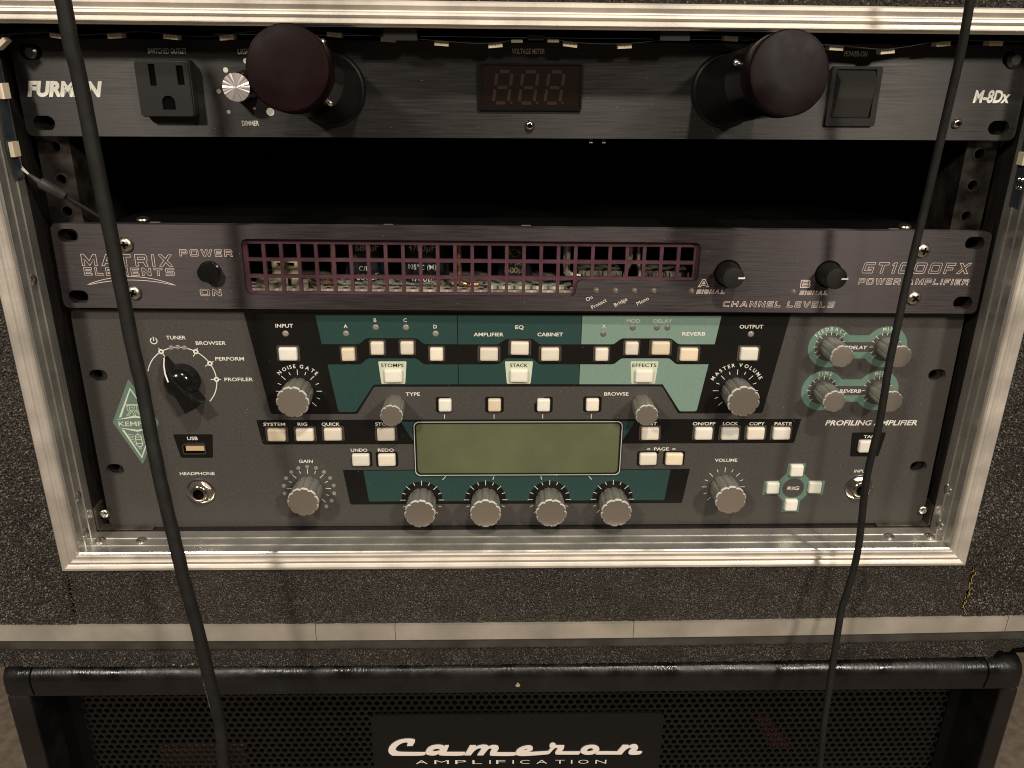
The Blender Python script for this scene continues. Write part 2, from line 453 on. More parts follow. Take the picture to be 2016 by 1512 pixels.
SQ = {
    'M': [[(0, 0), (0, 1), (.3, 1), (.78, .42), (1.26, 1), (1.56, 1), (1.56, 0), (1.3, 0), (1.3, .6), (.78, .02), (.26, .6), (.26, 0)]],
    'A': [[(0, 0), (.58, 1), (.9, 1), (1.48, 0), (1.18, 0), (1.05, .23), (.43, .23), (.3, 0)], [(.55, .43), (.74, .76), (.93, .43)]],
    'T': [[(0, 1), (1.2, 1), (1.2, .77), (.73, .77), (.73, 0), (.47, 0), (.47, .77), (0, .77)]],
    'R': [[(0, 0), (0, 1), (1.1, 1), (1.26, .86), (1.26, .5), (1.1, .37), (1.3, 0), (1, 0), (.82, .34), (.26, .34), (.26, 0)], [(.26, .56), (.26, .78), (1, .78), (1, .56)]],
    'I': [[(0, 0), (0, 1), (.26, 1), (.26, 0)]],
    'X': [[(0, 0), (.52, .5), (0, 1), (.36, 1), (.7, .66), (1.04, 1), (1.4, 1), (.88, .5), (1.4, 0), (1.04, 0), (.7, .34), (.36, 0)]],
    'E': [[(0, 0), (0, 1), (1.12, 1), (1.12, .78), (.26, .78), (.26, .6), (1, .6), (1, .4), (.26, .4), (.26, .22), (1.12, .22), (1.12, 0)]],
    'L': [[(0, 0), (0, 1), (.26, 1), (.26, .23), (1.1, .23), (1.1, 0)]],
    'N': [[(0, 0), (0, 1), (.32, 1), (1.02, .38), (1.02, 1), (1.28, 1), (1.28, 0), (.96, 0), (.26, .62), (.26, 0)]],
    'S': [[(0, 0), (0, .22), (1, .22), (1, .4), (.15, .4), (0, .52), (0, .88), (.15, 1), (1.24, 1), (1.24, .78), (.26, .78), (.26, .6), (1.1, .6), (1.26, .48), (1.26, .12), (1.1, 0)]],
    'P': [[(0, 0), (0, 1), (1.1, 1), (1.26, .86), (1.26, .46), (1.1, .33), (.26, .33), (.26, 0)], [(.26, .55), (.26, .78), (1, .78), (1, .55)]],
    'O': _o(1.36), '0': _o(1.36), 'D': _o(1.3),
    'W': [[(0, 1), (.3, 1), (.56, .36), (.8, 1), (1.06, 1), (1.3, .36), (1.56, 1), (1.86, 1), (1.44, 0), (1.16, 0), (.93, .6), (.7, 0), (.42, 0)]],
    'G': [[(0, .14), (0, .86), (.14, 1), (1.28, 1), (1.28, .78), (.26, .78), (.26, .22), (1.02, .22), (1.02, .36), (.62, .36), (.62, .56), (1.28, .56), (1.28, 0), (.14, 0)]],
    '1': [[(.22, 0), (.22, .74), (0, .74), (0, .86), (.26, 1), (.48, 1), (.48, 0)]],
    'F': [[(0, 0), (0, 1), (1.1, 1), (1.1, .78), (.26, .78), (.26, .56), (.96, .56), (.96, .35), (.26, .35), (.26, 0)]],
    'C': [[(0, .14), (0, .86), (.14, 1), (1.2, 1), (1.2, .78), (.26, .78), (.26, .22), (1.2, .22), (1.2, 0), (.14, 0)]],
    'H': [[(0, 0), (0, 1), (.26, 1), (.26, .61), (1, .61), (1, 1), (1.26, 1), (1.26, 0), (1, 0), (1, .39), (.26, .39), (.26, 0)]],
    'V': [[(0, 1), (.32, 1), (.7, .3), (1.08, 1), (1.4, 1), (.86, 0), (.54, 0)]],
    'B': [[(0, 0), (0, 1), (1.08, 1), (1.22, .88), (1.22, .6), (1.14, .5), (1.27, .4), (1.27, .12), (1.12, 0)], [(.26, .6), (.26, .8), (.96, .8), (.96, .6)], [(.26, .2), (.26, .4), (1.01, .4), (1.01, .2)]],
}


def sq_text(body, x, z, cap, width, parent, m='ink_pink', t=0.18, shear=0.0, gap=0.46, h=0.12, name="lettering"):
    pos = 0; items = []
    for ch in body:
        if ch == ' ': pos += 0.9; continue
        items.append((pos, SQ[ch])); pos += max(p[0] for p in SQ[ch][0]) + gap
    tot = pos - gap; k = width / (tot + shear); mb = MB()
    for p0, loops in items:
        for lp in loops:
            ribbon(mb, [(x + (p0 + a + shear * b) * k, z + b * cap) for a, b in lp], t, -h, True)
    return mb.build(name, m, parent)


def ticks(cx, cz, parent, r0, r1, r2, r3, m='ink_white', span=(225, -45), step=22.5, t=0.32, skip=(), h=0.14):
    mb = MB(); n = int(round((span[0] - span[1]) / step))
    for i in range(n + 1):
        a = radians(span[0] - step * i); ra, rb = (r0, r3) if i % 2 == 0 else (r1, r2)
        mb.fill([line_poly(cx + ra * cos(a), cz + ra * sin(a), cx + rb * cos(a), cz + rb * sin(a), t)], -h)
    return mb.build("tick_marks", m, parent)


# ------------------------------------------------------------------ shared knob meshes
def flute(R, n=10, k=12, depth=0.10, ph=0.0):
    out = []
    for i in range(n * k):
        a = 2 * pi * i / (n * k); q = abs(sin(n * (a + ph) / 2))
        out.append((R * (1 - depth + depth * min(1.0, q * 1.7) ** 0.55), a))
    return out


def knob_meshes(R, H, n):
    body = MB(); pr = flute(R, n, 8)
    ring = lambda s, y: [(r * s * cos(a), y, r * s * sin(a)) for r, a in pr]
    body.loft([ring(.90, -0.3), ring(.93, -2), ring(.97, -H * .6), ring(.985, -H + 1.2)], False, False)
    rim = MB(); rim.loft([ring(.985, -H + 1.2), ring(1.0, -H + 1.05), ring(.985, -H + .6), ring(.935, -H)], False, False)
    cap = MB(); cap.loft([ring(.935, -H), ring(.88, -H - .05), ring(.5, -H - .08)], False, True)
    return [b.mesh(nm, 50) for b, nm in ((body, "knob_body"), (rim, "knob_rim"), (cap, "knob_face"))]


KNOB_BIG = knob_meshes(8.9, 16.8, 10)
KNOB_SMALL = knob_meshes(6.25, 17.6, 8)


def fluted_knob(x, z, parent, ms, rot=0.0):
    k = obj("control_knob", ms[0], 'knob', parent, (x, 0, z)); k.rotation_euler = (0, rot, 0)
    obj("knob_rim", ms[1], 'knob_rim', k); obj("knob_face", ms[2], 'knob_cap', k)
    return k


def button_mesh(w, h, H=2.4, r=1.0):
    mb = MB(); rr = lambda e, y: [(x, y, z) for x, z in rrect(0, 0, w - 2 * e, h - 2 * e, max(.2, r - e * .6), 4)]
    mb.loft([rr(0, 0), rr(0.05, -H + .8), rr(.25, -H + .25), rr(.7, -H), rr(1.6, -H - .08)], False, True)
    return mb.mesh("push_button", 50)


def frame_mesh(w, h, y0=-0.45, r=1.1, t=1.0):
    mb = MB(); mb.plate(rrect(0, 0, w, h, r, 3), [rrect(0, 0, w - 2 * t, h - 2 * t, max(.3, r - .5), 3)], y0, 0, back=False)
    return mb.mesh("button_frame")


BTN = {'n': button_mesh(7.3, 7.5), 'w': button_mesh(10.0, 7.5), 'r': button_mesh(7.6, 7.4)}
FRM = {'n': frame_mesh(9.3, 9.2), 'w': frame_mesh(12.5, 9.2)}
WELL = {k: MB().fill([rrect(0, 0, w, 9.4, 1.1, 3)], -0.18).mesh("button_well") for k, w in (('n', 10.4), ('w', 12.6))}


def push_button(x, z, parent, kind='w', col='button_a', frame='frame'):
    me = BTN[kind]
    if me.materials and me.materials[0] != M[col]: me = me.copy(); me.materials.clear(); BTN[kind + col] = me
    if kind + col in BTN: me = BTN[kind + col]
    b = obj("push_button", me, col, parent, (x + random.uniform(-.12, .12), random.uniform(-.15, .2), z + random.uniform(-.1, .1)))
    b.rotation_euler = (radians(random.uniform(-1.2, 1.2)), radians(random.uniform(-.8, .8)), radians(random.uniform(-1.2, 1.2)))
    if frame == 'frame': obj("button_frame", FRM[kind], 'bezel', b)
    elif frame == 'well': obj("button_well", WELL[kind], 'ink_black', b)
    return b


def led(x, z, parent, r=1.7, m='led_off'):
    mb = MB(); mb.lathe(0, 0, [(r, 0), (r, -.2), (r * .85, -.5), (r * .4, -.72)], 20)
    return mb.build("indicator_lamp", m, parent, (x, 0, z))


def screw(x, z, parent, R=3.4, H=2.0, m='screw', kind='phillips', y=0, name="screw"):
    mb = MB(); mb.lathe(0, 0, [(R, 0), (R * .98, -H * .3), (R * .8, -H * .75), (R * .45, -H)], 24)
    s = mb.build(name, m, parent, (x, y, z))
    c = MB(); a = radians(random.uniform(0, 90)); e = R * .52; t = R * .17
    if kind == 'phillips':
        for q in (0, pi / 2):
            c.fill([line_poly(-e * cos(a + q), -e * sin(a + q), e * cos(a + q), e * sin(a + q), t * 1.6)], -H - .03 - q * .02)
    else:
        c.fill([circle(0, 0, R * .5, 6, a)], -H - .05)
    c.build("drive_recess", 'deep', s)
    return s


# ------------------------------------------------------------------ the floor far below
fl = MB(); fl.add([(-3000, -3000, -950), (3000, -3000, -950), (3000, 1500, -950), (-3000, 1500, -950)], [(0, 1, 2, 3)])
fo = fl.build("floor", 'floor'); fo['kind'] = 'structure'

# ------------------------------------------------------------------ rack case
HW, ZB, ZT, YB = 245.75, -133.0, 138.7, -1.2
case = thing("rack_case", "black carpet covered rack case with silver aluminium edging round the opening", "rack case", (-1.48, 0, 0), (0, 0, radians(0.2136)))
PROF = [(0, YB), (0, -8.1), (-.5, -8.35), (-.5, -8.85), (0, -9.1), (0, -15.6), (-.5, -15.85), (-.5, -16.35), (0, -16.6), (0, -22.7), (-.55, -23.0), (-.55, -23.7), (.15, -24.2),
        (.3, -25.3), (.9, -26.1), (1.4, -25.7), (2.9, -25.5), (3.3, -26.1), (4.2, -26.6), (5.2, -26.4), (5.7, -25.6), (6.2, -25.4), (6.8, -25.9), (8.2, -26.6), (9.5, -26.5), (10.2, -25.8), (10.4, -22.5)]


def trim(side):
    mb = MB(); A = []; B = []
    for d, y in PROF:
        if side == 'b': A.append((-HW - d, y, ZB - d)); B.append((HW + d, y, ZB - d))
        if side == 't': A.append((-HW - d, y, ZT + d)); B.append((HW + d, y, ZT + d))
        if side == 'l': A.append((-HW - d, y, ZB - d)); B.append((-HW - d, y, ZT + d))
        if side == 'r': A.append((HW + d, y, ZB - d)); B.append((HW + d, y, ZT + d))
    n = len(A); mb.add(A + B, [(i, i + 1, n + i + 1, n + i) for i in range(n - 1)], True)
    o = mb.build("edge_trim", 'alu', case, sharp=24); o.data.materials.append(M['alu_lip'])
    for p in o.data.polygons:
        if p.center.y > -0.0240: p.material_index = 1
    return o


TR = {s: trim(s) for s in 'btlr'}


def rivet(parent, p, nrm, R=3.1):
    mb = MB(); N = Vector(nrm); a = N.orthogonal().normalized(); b = N.cross(a); P = Vector(p)
    mb.loft([[tuple(P + N * h + a * r * cos(2 * pi * i / 18) + b * r * sin(2 * pi * i / 18)) for i in range(18)] for r, h in ((R, 0), (R * .97, .5), (R * .75, 1.15), (R * .38, 1.5))], False, True)
    return mb.build("rivet", 'rivet', parent)


for x in (-239.6, -216.4, 216.6, 240.6): rivet(TR['b'], (x, -11.0, ZB), (0, 0, 1))
for z in (-102.7, -126.0): rivet(TR['l'], (-HW, -13.6, z), (1, 0, 0)); rivet(TR['r'], (HW, -9.9, z), (-1, 0, 0))
for z in (105.0, 20.0): rivet(TR['l'], (-HW, -13.0, z), (1, 0, 0))


def bow(x): return -181.5 - 1.47e-6 * 0 + (3.0 if True else 0) * (x / 300.0) ** 2 * 0.75 + 0.45 * x / 300.0


XS = [-340 + 20 * i for i in range(35)]


def band(name, m, ztop, zbot, y, jag_t=0.0, jag_b=0.0, xs=XS, step=None, y1=None):
    """long horizontal strip that follows the slight sag of the case's lower edge"""
    if step: xs = [xs[0] + step * i for i in range(int((xs[-1] - xs[0]) / step) + 1)]
    mb = MB(); y1 = 6 if y1 is None else y1
    T = [(x, (ztop(x) if callable(ztop) else ztop) + random.uniform(-jag_t, jag_t)) for x in xs]
    Bt = [(x, (zbot(x) if callable(zbot) else zbot) + random.uniform(-jag_b, jag_b)) for x in xs]
    n = len(xs)
    v = [(x, y, z) for x, z in T] + [(x, y, z) for x, z in Bt] + [(x, y1, z) for x, z in T] + [(x, y1, z) for x, z in Bt]
    f = []
    for i in range(n - 1): f += [(i, i + 1, n + i + 1, n + i), (2 * n + i, 2 * n + i + 1, i + 1, i), (n + i, n + i + 1, 3 * n + i + 1, 3 * n + i)]
    mb.add(v, f); return mb.build(name, m, case)


# carpet: the front below the opening, the strips at the sides (a coarser piece lapped round the corners), the piece above
SEAM_L, SEAM_R = -255.5, 262.5
band("carpet_panel", 'carpet', -142.0, lambda x: bow(x) + .3, -24.6, 0, .35, [SEAM_L + 1.5, SEAM_R], step=1.6)
for sgn, seam in ((-1, SEAM_L), (1, SEAM_R)):
    mb = MB(); xo = sgn * 340; nz = 190
    zs = [-181.0 + (370.0) * i / nz for i in range(nz + 1)]
    inn = [(seam + random.uniform(-.5, .5) if z < -143 else sgn * (HW + 9.0), -25.0, z) for z in zs]
    mb.add(inn + [(xo, -25.0, z) for z in zs], [(i, i + 1, nz + 2 + i, nz + 1 + i) for i in range(nz)])
    mb.build("carpet_panel", 'carpet_side', case)
band("carpet_panel", 'carpet', 185.0, 147.5, -24.4, 0, .1, [-256.0, 256.0], step=4)
th = MB()
for i in range(16):
    z = -146 - i * 1.9 + random.uniform(-.7, .7); x = SEAM_R + random.uniform(-1.6, .8)
    th.tube([(x, -25.6, z), (x + random.uniform(-.7, .7), -26.2, z - 1.0), (x + random.uniform(-.9, .6), -25.7, z - 2.1)], 0.16, 5)
to = th.build("seam_thread", 'thread', case); to['kind'] = 'stuff'
# lower edge: silver strip in butted lengths, dark lip below it, worn carpet strip with a ragged bottom edge and a torn corner
cuts = [-340, -118.5, -72.5, 67.0, 289.5, 340]
for a, b in zip(cuts[:-1], cuts[1:]):
    n = max(2, int((b - a) / 20)); band("valance_strip", 'alu_flat', bow, lambda x: bow(x) - 10.3, -26.6, 0, 0, [a + .15 + (b - a - .3) * i / n for i in range(n + 1)])
band("lower_lip", 'alu_dark', lambda x: bow(x) - 10.3, lambda x: bow(x) - 17.4, -25.2)
TORN = [(283.5, -212.6), (284.9, -209.4), (287.9, -207.9), (288.2, -204.9), (290.5, -204.1), (293, -204.4), (295.0, -204.9), (297.6, -204.4), (297.3, -202.3), (303.5, -201.6), (341, -201.0)]


def strip_bottom(x):
    if x < 283.5: return bow(x) - 29.4
    for (xa, za), (xb, zb) in zip(TORN[:-1], TORN[1:]):
        if xa <= x <= xb: return za + (zb - za) * (x - xa) / (xb - xa)
    return -201


band("carpet_strip", 'carpet_strip', lambda x: bow(x) - 17.4, strip_bottom, -25.9, .25, .45, [-340, 340], step=1.1)
ch = MB()
for x, z in ((-203.5, -208.6), (-199.2, -209.6), (-192.4, -208.3)):
    ch.slab([(x + .75 * random.uniform(.4, 1.2) * cos(2 * pi * k / 6), z + .6 * random.uniform(.4, 1.2) * sin(2 * pi * k / 6)) for k in range(6)], -26.3, -25.7, .05)
co = ch.build("bare_chips", 'bare_wood', case); co['kind'] = 'stuff'
# loose matted fibres standing off the carpet


def fibres(name, x0, x1, zf0, zf1, y, dens, size, keep=None):
    vs = []; fs = []; n = int((x1 - x0) * (zf1(0) - zf0(0)) * dens)
    for i in range(n):
        x = random.uniform(x0, x1); z = random.uniform(zf0(x), zf1(x))
        if keep and not keep(x, z): continue
        q_ = mnoise.noise(Vector((x * .11, z * .11, y))) + .6 * mnoise.noise(Vector((x * .37, z * .37, y + 9)))
        if random.random() > .70 + .45 * q_: continue
        a = 4.2 + 2.6 * mnoise.noise(Vector((x * .05, z * .05, 3))) + random.gauss(0, 1.0); s_ = size * random.uniform(.55, 1.35); w = s_ * .30; ca, sa = cos(a), sin(a); l = random.uniform(.15, .75) * s_
        b = len(vs); tw_ = random.uniform(-.5, .5) * w
        vs += [(x - sa * w, y, z + ca * w), (x + sa * w, y, z - ca * w), (x + ca * s_ * .5 + sa * w * .8, y - l - tw_, z + sa * s_ * .5 - ca * w * .8), (x + ca * s_ * .5 - sa * w * .8, y - l + tw_, z + sa * s_ * .5 + ca * w * .8), (x + ca * s_, y - l * .3, z + sa * s_)]
        fs += [(b, b + 1, b + 2, b + 3), (b + 3, b + 2, b + 4)]
    me = bpy.data.meshes.new(name); me.from_pydata([(p[0] * MM, p[1] * MM, p[2] * MM) for p in vs], [], fs); me.update()
    o = obj(name, me, 'fibre', case); o['kind'] = 'stuff'


fibres("carpet_fibre", -256, 262, lambda x: bow(x) + .9, lambda x: -143.9, -24.6, 2.6, .75)
fibres("carpet_fibre", 257, 312, lambda x: -180.0, lambda x: 150, -25.0, 1.5, 1.15, lambda x, z: x > 263 or z > -143)
fibres("carpet_fibre", -312, -256.8, lambda x: -180.3, lambda x: 150, -25.0, 1.5, 1.1)
fibres("carpet_fibre", -310, 283, lambda x: bow(x) - 29.0, lambda x: bow(x) - 18.0, -25.9, 2.4, .7)
fibres("carpet_fibre", -250, 262, lambda x: 149.8, lambda x: 156, -24.4, .8, 1.4)
# plywood walls inside the opening, back panel
wl = MB()
wl.box(-262, -HW - .2, YB + .1, 330, -150, 160); w1 = wl.build("side_wall", 'wood_black', case)
wl = MB(); wl.box(HW + .2, 262, YB + .1, 330, -150, 160); wl.build("side_wall", 'wood_black', case)
wl = MB(); wl.box(-HW - .2, HW + .2, YB + .1, 330, -150, ZB - .2); wl.build("floor_panel", 'wood_black', case)
wl = MB(); wl.box(-HW - .2, HW + .2, YB + .1, 330, ZT + .2, 160); wl.build("top_panel", 'wood_black', case)
wl = MB(); wl.box(-338, 338, -19, 330, -211.5, -152); wl.build("base_board", 'black_void', case)
wl = MB(); wl.box(-HW, HW, 325, 331, ZB, ZT); wl.build("back_panel", 'black_void', case)
# rack rails with their tapped holes
offs = [6.35 + 44.45 * u + d for u in range(6) for d in (0, 15.875, 31.75)]
for sgn in (-1, 1):
    mb = MB(); cx = sgn * 233.5; hole_x = sgn * 232.6
    outer = [(sgn * 241.5, -132), (sgn * 241.5, 137), (sgn * 225.5, 137), (sgn * 225.5, -132)]
    mb.plate(outer, [circle(hole_x, 133.35 - o, 2.5, 14) for o in offs], 8.0, 11.0)
    mb.box(sgn * 225.5, sgn * 227.8, 11.01, 40, -132, 137)
    rl = mb.build("rack_rail", 'rail', case)
    for o in offs:
        r = MB(); r.lathe(hole_x, 133.35 - o, [(3.3, 8.0), (3.3, 7.75), (2.55, 7.7), (2.5, 10.9)], 16, cap1=False)
        r.build("threaded_bush", 'screw_black', rl)
# small steel brackets and rivets in the bottom corners
for sgn in (-1, 1):
    mb = MB(); x0, x1 = sorted((sgn * 214, sgn * (HW - .3)))
    mb.box(x0, x1, 0.0, 14, ZB + .05, ZB + .9); xs_ = sorted((sgn * (HW - .1), sgn * (HW - 1.1)))
    mb.box(xs_[0], xs_[1], -.6, 10, ZB + 1, ZB + 15)
    br = mb.build("corner_bracket", 'corner_metal', case)
    rivet(br, (sgn * (HW - 4.6), 2.2, ZB + 10), (0, -1, 0), 3.0)

# ------------------------------------------------------------------ power conditioner (top unit)
PC = thing("power_conditioner", "top rack unit, black brushed front with outlet, voltage meter and two pulled-out light tubes", "power conditioner", (-.42, -.24, 111.13), (radians(-.413), radians(-.208), radians(.022)))
mb = MB(); outer = rrect(0, 0, 484.6, 43.8, 3.2, 5)
mb.plate(outer, [slot(sx * 233.2, sz * 15.9, 10.5, 6.8) for sx in (-1, 1) for sz in (-1, 1)], 0, 3.2)
mb.build("face_panel", 'brushed', PC)
mb = MB(); mb.box(-218, 218, 3.3, 240, -21, 21); mb.build("chassis", 'black_void', PC)
text("FURMAN", -238.6, -3.4, 6.4, PC, 'ink_white', width=36.2, bold=0.055, shear=0.3)
text("M-8Dx", 217.6, -4.0, 5.6, PC, 'ink_white', width=18.0, bold=0.035, shear=0.12)
for b, x, z, w in (("SWITCHED OUTLET", -178.8, 15.7, 18.0), ("LIGHT", -136.9, 15.7, 7.6), ("DIMMER", -138.5, -16.6, 8.2), ("VOLTAGE METER", -7.9, 16.6, 15.5), ("POWER-ON", 151.0, 16.5, 10.9)):
    text(b, x, z, 2.35, PC, 'ink_white', width=w, bold=0.012)
# outlet
mb = MB(); T = 7.5
mb.slab(rrect(-170.9, .2, 25.6, 25.2, 1.2, 3), -T + 1.5, 0, 0.8); body_out = mb.build("outlet", 'socket', PC)
mb = MB()
slots = [[(-177.0, 1.6), (-174.0, 1.6), (-174.0, 11.2), (-177.0, 11.2)], [(-164.2, 2.1), (-161.0, 2.1), (-161.0, 10.6), (-164.2, 10.6)],
         [(-172.7, -9.0), (-166.6, -9.0), (-166.6, -5.3)] + [(-169.65 + 3.05 * cos(radians(a)), -5.6 + 2.9 * sin(radians(a))) for a in range(10, 175, 15)] + [(-172.7, -5.3)]]
mb.plate(rrect(-170.9, .2, 24.6, 24.2, 1.0, 3), slots, -T, -T + 1.4, back=False)
mb.build("outlet_face", 'socket', body_out)
mb = MB()
for sl in slots: mb.fill([sl], -T + 1.35)
mb.build("outlet_slots", 'deep', body_out)
# dimmer
mb = MB(); mb.lathe(0, 0, [(7.4, 0), (7.2, -1), (6.6, -8), (6.5, -13.2), (6.2, -13.8)], 40, True); dk = mb.build("dimmer_knob", 'gloss_black', PC, (-135.5, 0, 1.4))
mb = MB(); RIM = [random.uniform(-.16, .16) for i in range(48)]
for i in range(48):
    a0, a1 = 2 * pi * i / 48, 2 * pi * (i + 1) / 48; w = RIM[i]; w2 = RIM[(i + 1) % 48]
    mb.add([(0, -14.0, 0), (6.3 * cos(a0), -14.0 + w, 6.3 * sin(a0)), (6.3 * cos(a1), -14.0 + w2, 6.3 * sin(a1))], [(0, 1, 2)])
mb.build("knob_face", 'spun', dk)
mb = MB(); mb.lathe(3.6, -10.0, [(.75, -.15), (.5, -.3)], 12); mb.build("index_dot", 'ink_white', dk)
for x, z, r in ((-143.5, 8.6, 1.2), (-133.6, 12.7, 1.2), (-147.9, -.9, 1.1), (-144.3, -10.3, .95), (-124.3, -10.2, 1.9)):
    mb = MB(); mb.fill([circle(x, z, r, 18)], -.12); mb.build("scale_dot", 'ink_white', PC)


# pull-out light tubes
def light_tube(bx, bz, tx, tz, L, parent, cm='cap_purple'):
    mb = MB(); mb.lathe(bx, bz, [(17.5, 0), (17.5, -1.0), (17.0, -1.6), (16.4, -2.0)], 40, True); fl_ = mb.build("tube_flange", 'tube_black', parent)
    A = Vector((bx, -2.5, bz)); Bv = Vector((tx, -L, tz)); ax = (Bv - A).normalized(); u = ax.cross(Vector((0, 0, 1))).normalized(); v = u.cross(ax)
    LL = (Bv - A).length

    def ring(r, s, n=44): return [tuple(A + ax * s + u * r * cos(2 * pi * i / n) + v * r * sin(2 * pi * i / n)) for i in range(n)]
    mb = MB(); mb.loft([ring(16.0, 0), ring(15.4, LL * .56)], False, False); tb = mb.build("light_tube", 'tube_black', parent)
    mb = MB(); mb.loft([ring(15.4, LL * .55), ring(15.9, LL * .56), ring(15.9, LL * .8), ring(16.2, LL * .84)], False, False); mb.build("tube_collar", 'gloss_black', tb)
    mb = MB(); mb.loft([ring(16.2, LL * .84), ring(16.75, LL * .86), ring(16.75, LL - 1.0), ring(16.3, LL - .2), ring(15.5, LL), ring(6, LL)], False, True); mb.build("tube_cap", cm, tb)
    for a in (.4, 2.2, 3.9):
        p = A + ax * LL * .7 + (u * cos(a) + v * sin(a)) * 15.9; n_ = (u * cos(a) + v * sin(a))
        rivet(tb, tuple(p), tuple(n_), 1.3)


light_tube(-95.2, 0.3, -98.0, 10.8, 72, PC, 'cap_maroon')
light_tube(96.2, 1.0, 101.6, 10.1, 72, PC)
# voltage meter
mb = MB(); mb.plate(rrect(.7, 1.85, 50.2, 21.4, .8, 3), [rrect(1.2, 2.1, 47.4, 19.4, .5, 3)], -1.4, 0, back=False); mt = mb.build("meter_bezel", 'gloss_black', PC)
mb = MB(); mb.fill([rrect(1.2, 2.1, 47.8, 19.8, .5, 3)], -.6); mb.build("meter_window", 'lcd_glass', mt)
for i in range(3):
    x0 = -16.9 + 12.45 * i; z0 = -5.5; w, hh, t, sh = 7.2, 14.2, 1.5, .14
    seg = [(1.3, 0, w - 1.3, 0), (1.3, hh / 2, w - 1.3, hh / 2), (1.3, hh, w - 1.3, hh), (0, .9, 0, hh / 2 - .9), (w, .9, w, hh / 2 - .9), (0, hh / 2 + .9, 0, hh - .9), (w, hh / 2 + .9, w, hh - .9)]
    dg = MB()
    for a, b, c, d in seg: dg.fill([line_poly(x0 + a + b * sh, z0 + b, x0 + c + d * sh, z0 + d, t)], -.75)
    dg.fill([circle(x0 + w + 1.5, z0 + .1, .65, 10)], -.75)
    dg.build("digit", 'segment', mt)
screw(.9, -15.8, PC, 2.5, 2.2, 'chrome', 'hex', name="hex_screw"); screw(211.6, -13.8, PC, 2.5, 2.2, 'chrome', 'hex', name="hex_screw")
mb = MB(); mb.lathe(-233.2, 15.9, [(3.2, 0.5), (3.1, -.6), (2.0, -1.4)], 20)
mb.build("mounting_screw", 'screw_black', PC)
mb = MB(); mb.lathe(233.6, 15.6, [(4.2, .2), (4.0, -1.0), (2.4, -2.2)], 20); mb.build("mounting_screw", 'screw_black', PC)
# rocker switch
mb = MB(); mb.plate(rrect(157.9, -1.6, 24.4, 27.4, 1.0, 3), [rrect(157.6, -.4, 19.6, 22.4, .6, 3)], -1.8, 0, back=False); sw = mb.build("switch_bezel", 'matte_black', PC)
mb = MB(); mb.add([(148.2, -.9, 10.6), (167.2, -.9, 10.6), (148.2, -.6, 10.2), (167.2, -.6, 10.2), (149.2, -4.6, 5.6), (166.6, -4.6, 5.6), (149.4, -3.6, -2.5), (166.4, -3.6, -2.5), (149.0, -1.2, -11.3), (166.4, -1.2, -11.3), (148.4, -.3, -11.6), (167, -.3, -11.6)],
                  [(0, 1, 3, 2), (2, 3, 5, 4), (4, 5, 7, 6), (6, 7, 9, 8), (8, 9, 11, 10), (0, 2, 4, 6, 8, 10), (1, 3, 5, 7, 9, 11)])
mb.build("rocker", 'rocker', sw)
mb = MB(); mb.fill([rrect(157.6, -.4, 19.8, 22.6, .6, 3)], -.25); mb.build("switch_well", 'deep', sw)
for x in (30.5, 37.0):
    mb = MB(); mb.add([(x, 5, -21.5), (x + 2.4, 5, -21.5), (x + 2.0, 4, -24.4), (x + .4, 4, -24.4)], [(0, 1, 2, 3)]); mb.add([(x, 6, -21.5), (x + 2.4, 6, -21.5), (x + 2.0, 5, -24.4), (x + .4, 5, -24.4)], [(0, 1, 2, 3)]); mb.build("metal_tab", 'screw', PC)

# ------------------------------------------------------------------ power amplifier (second unit)
PA = thing("power_amplifier", "second rack unit, faded black front with a wide purple grid grille over its circuit board", "power amplifier", (.16, -.73, 23.23), (radians(-1.907), radians(.136), radians(-.182)))
WIN = [(-146.4, -11.2), (-146.4, 12.2), (-145.5, 14.2), (-143.4, 15.0), (87.4, 15.0), (89.4, 14.2), (90.2, 12.2), (90.2, -3.4), (89.4, -4.9), (87.6, -5.3), (29.2, -5.3), (27.6, -5.8), (26.8, -7.2), (26.2, -11.6), (25.4, -13.3), (23.6, -14.1), (-143.4, -14.2), (-145.5, -13.3)]
mb = MB(); mb.plate(rrect(0, 0, 482.6, 43.7, 3.0, 5), [WIN] + [slot(sx * 233.0, sz * 15.9, 10.3, 6.8) for sx in (-1, 1) for sz in (-1, 1)], 0, 6.0)
mb.build("face_panel", 'brushed_p', PA)
# grid grille, set back in the window
mb = MB(); bars = [-136.1 + 8.99 * k for k in range(25)]; yg0, yg1 = 3.2, 5.2
full = [(-147.5, -15.5), (-147.5, 16.2), (91.5, 16.2), (91.5, -6.6), (27.2, -6.6), (25.6, -15.5)]
holes = []
colsx = [-145.2] + bars + [88.6]
rows = [(-13.2, -5.9), (-4.1, 2.9), (4.7, 12.0)]
for i in range(26):
    xa, xb = colsx[i] + .9, colsx[i + 1] - .9
    for k, (za, zb) in enumerate(rows):
        if k == 0 and xb > 25.5: continue
        holes.append([(xa, za), (xb, za), (xb, zb), (xa, zb)])
mb.plate(full, holes, yg0, yg1)
mb.build("grid_grille", 'grille_purple', PA)
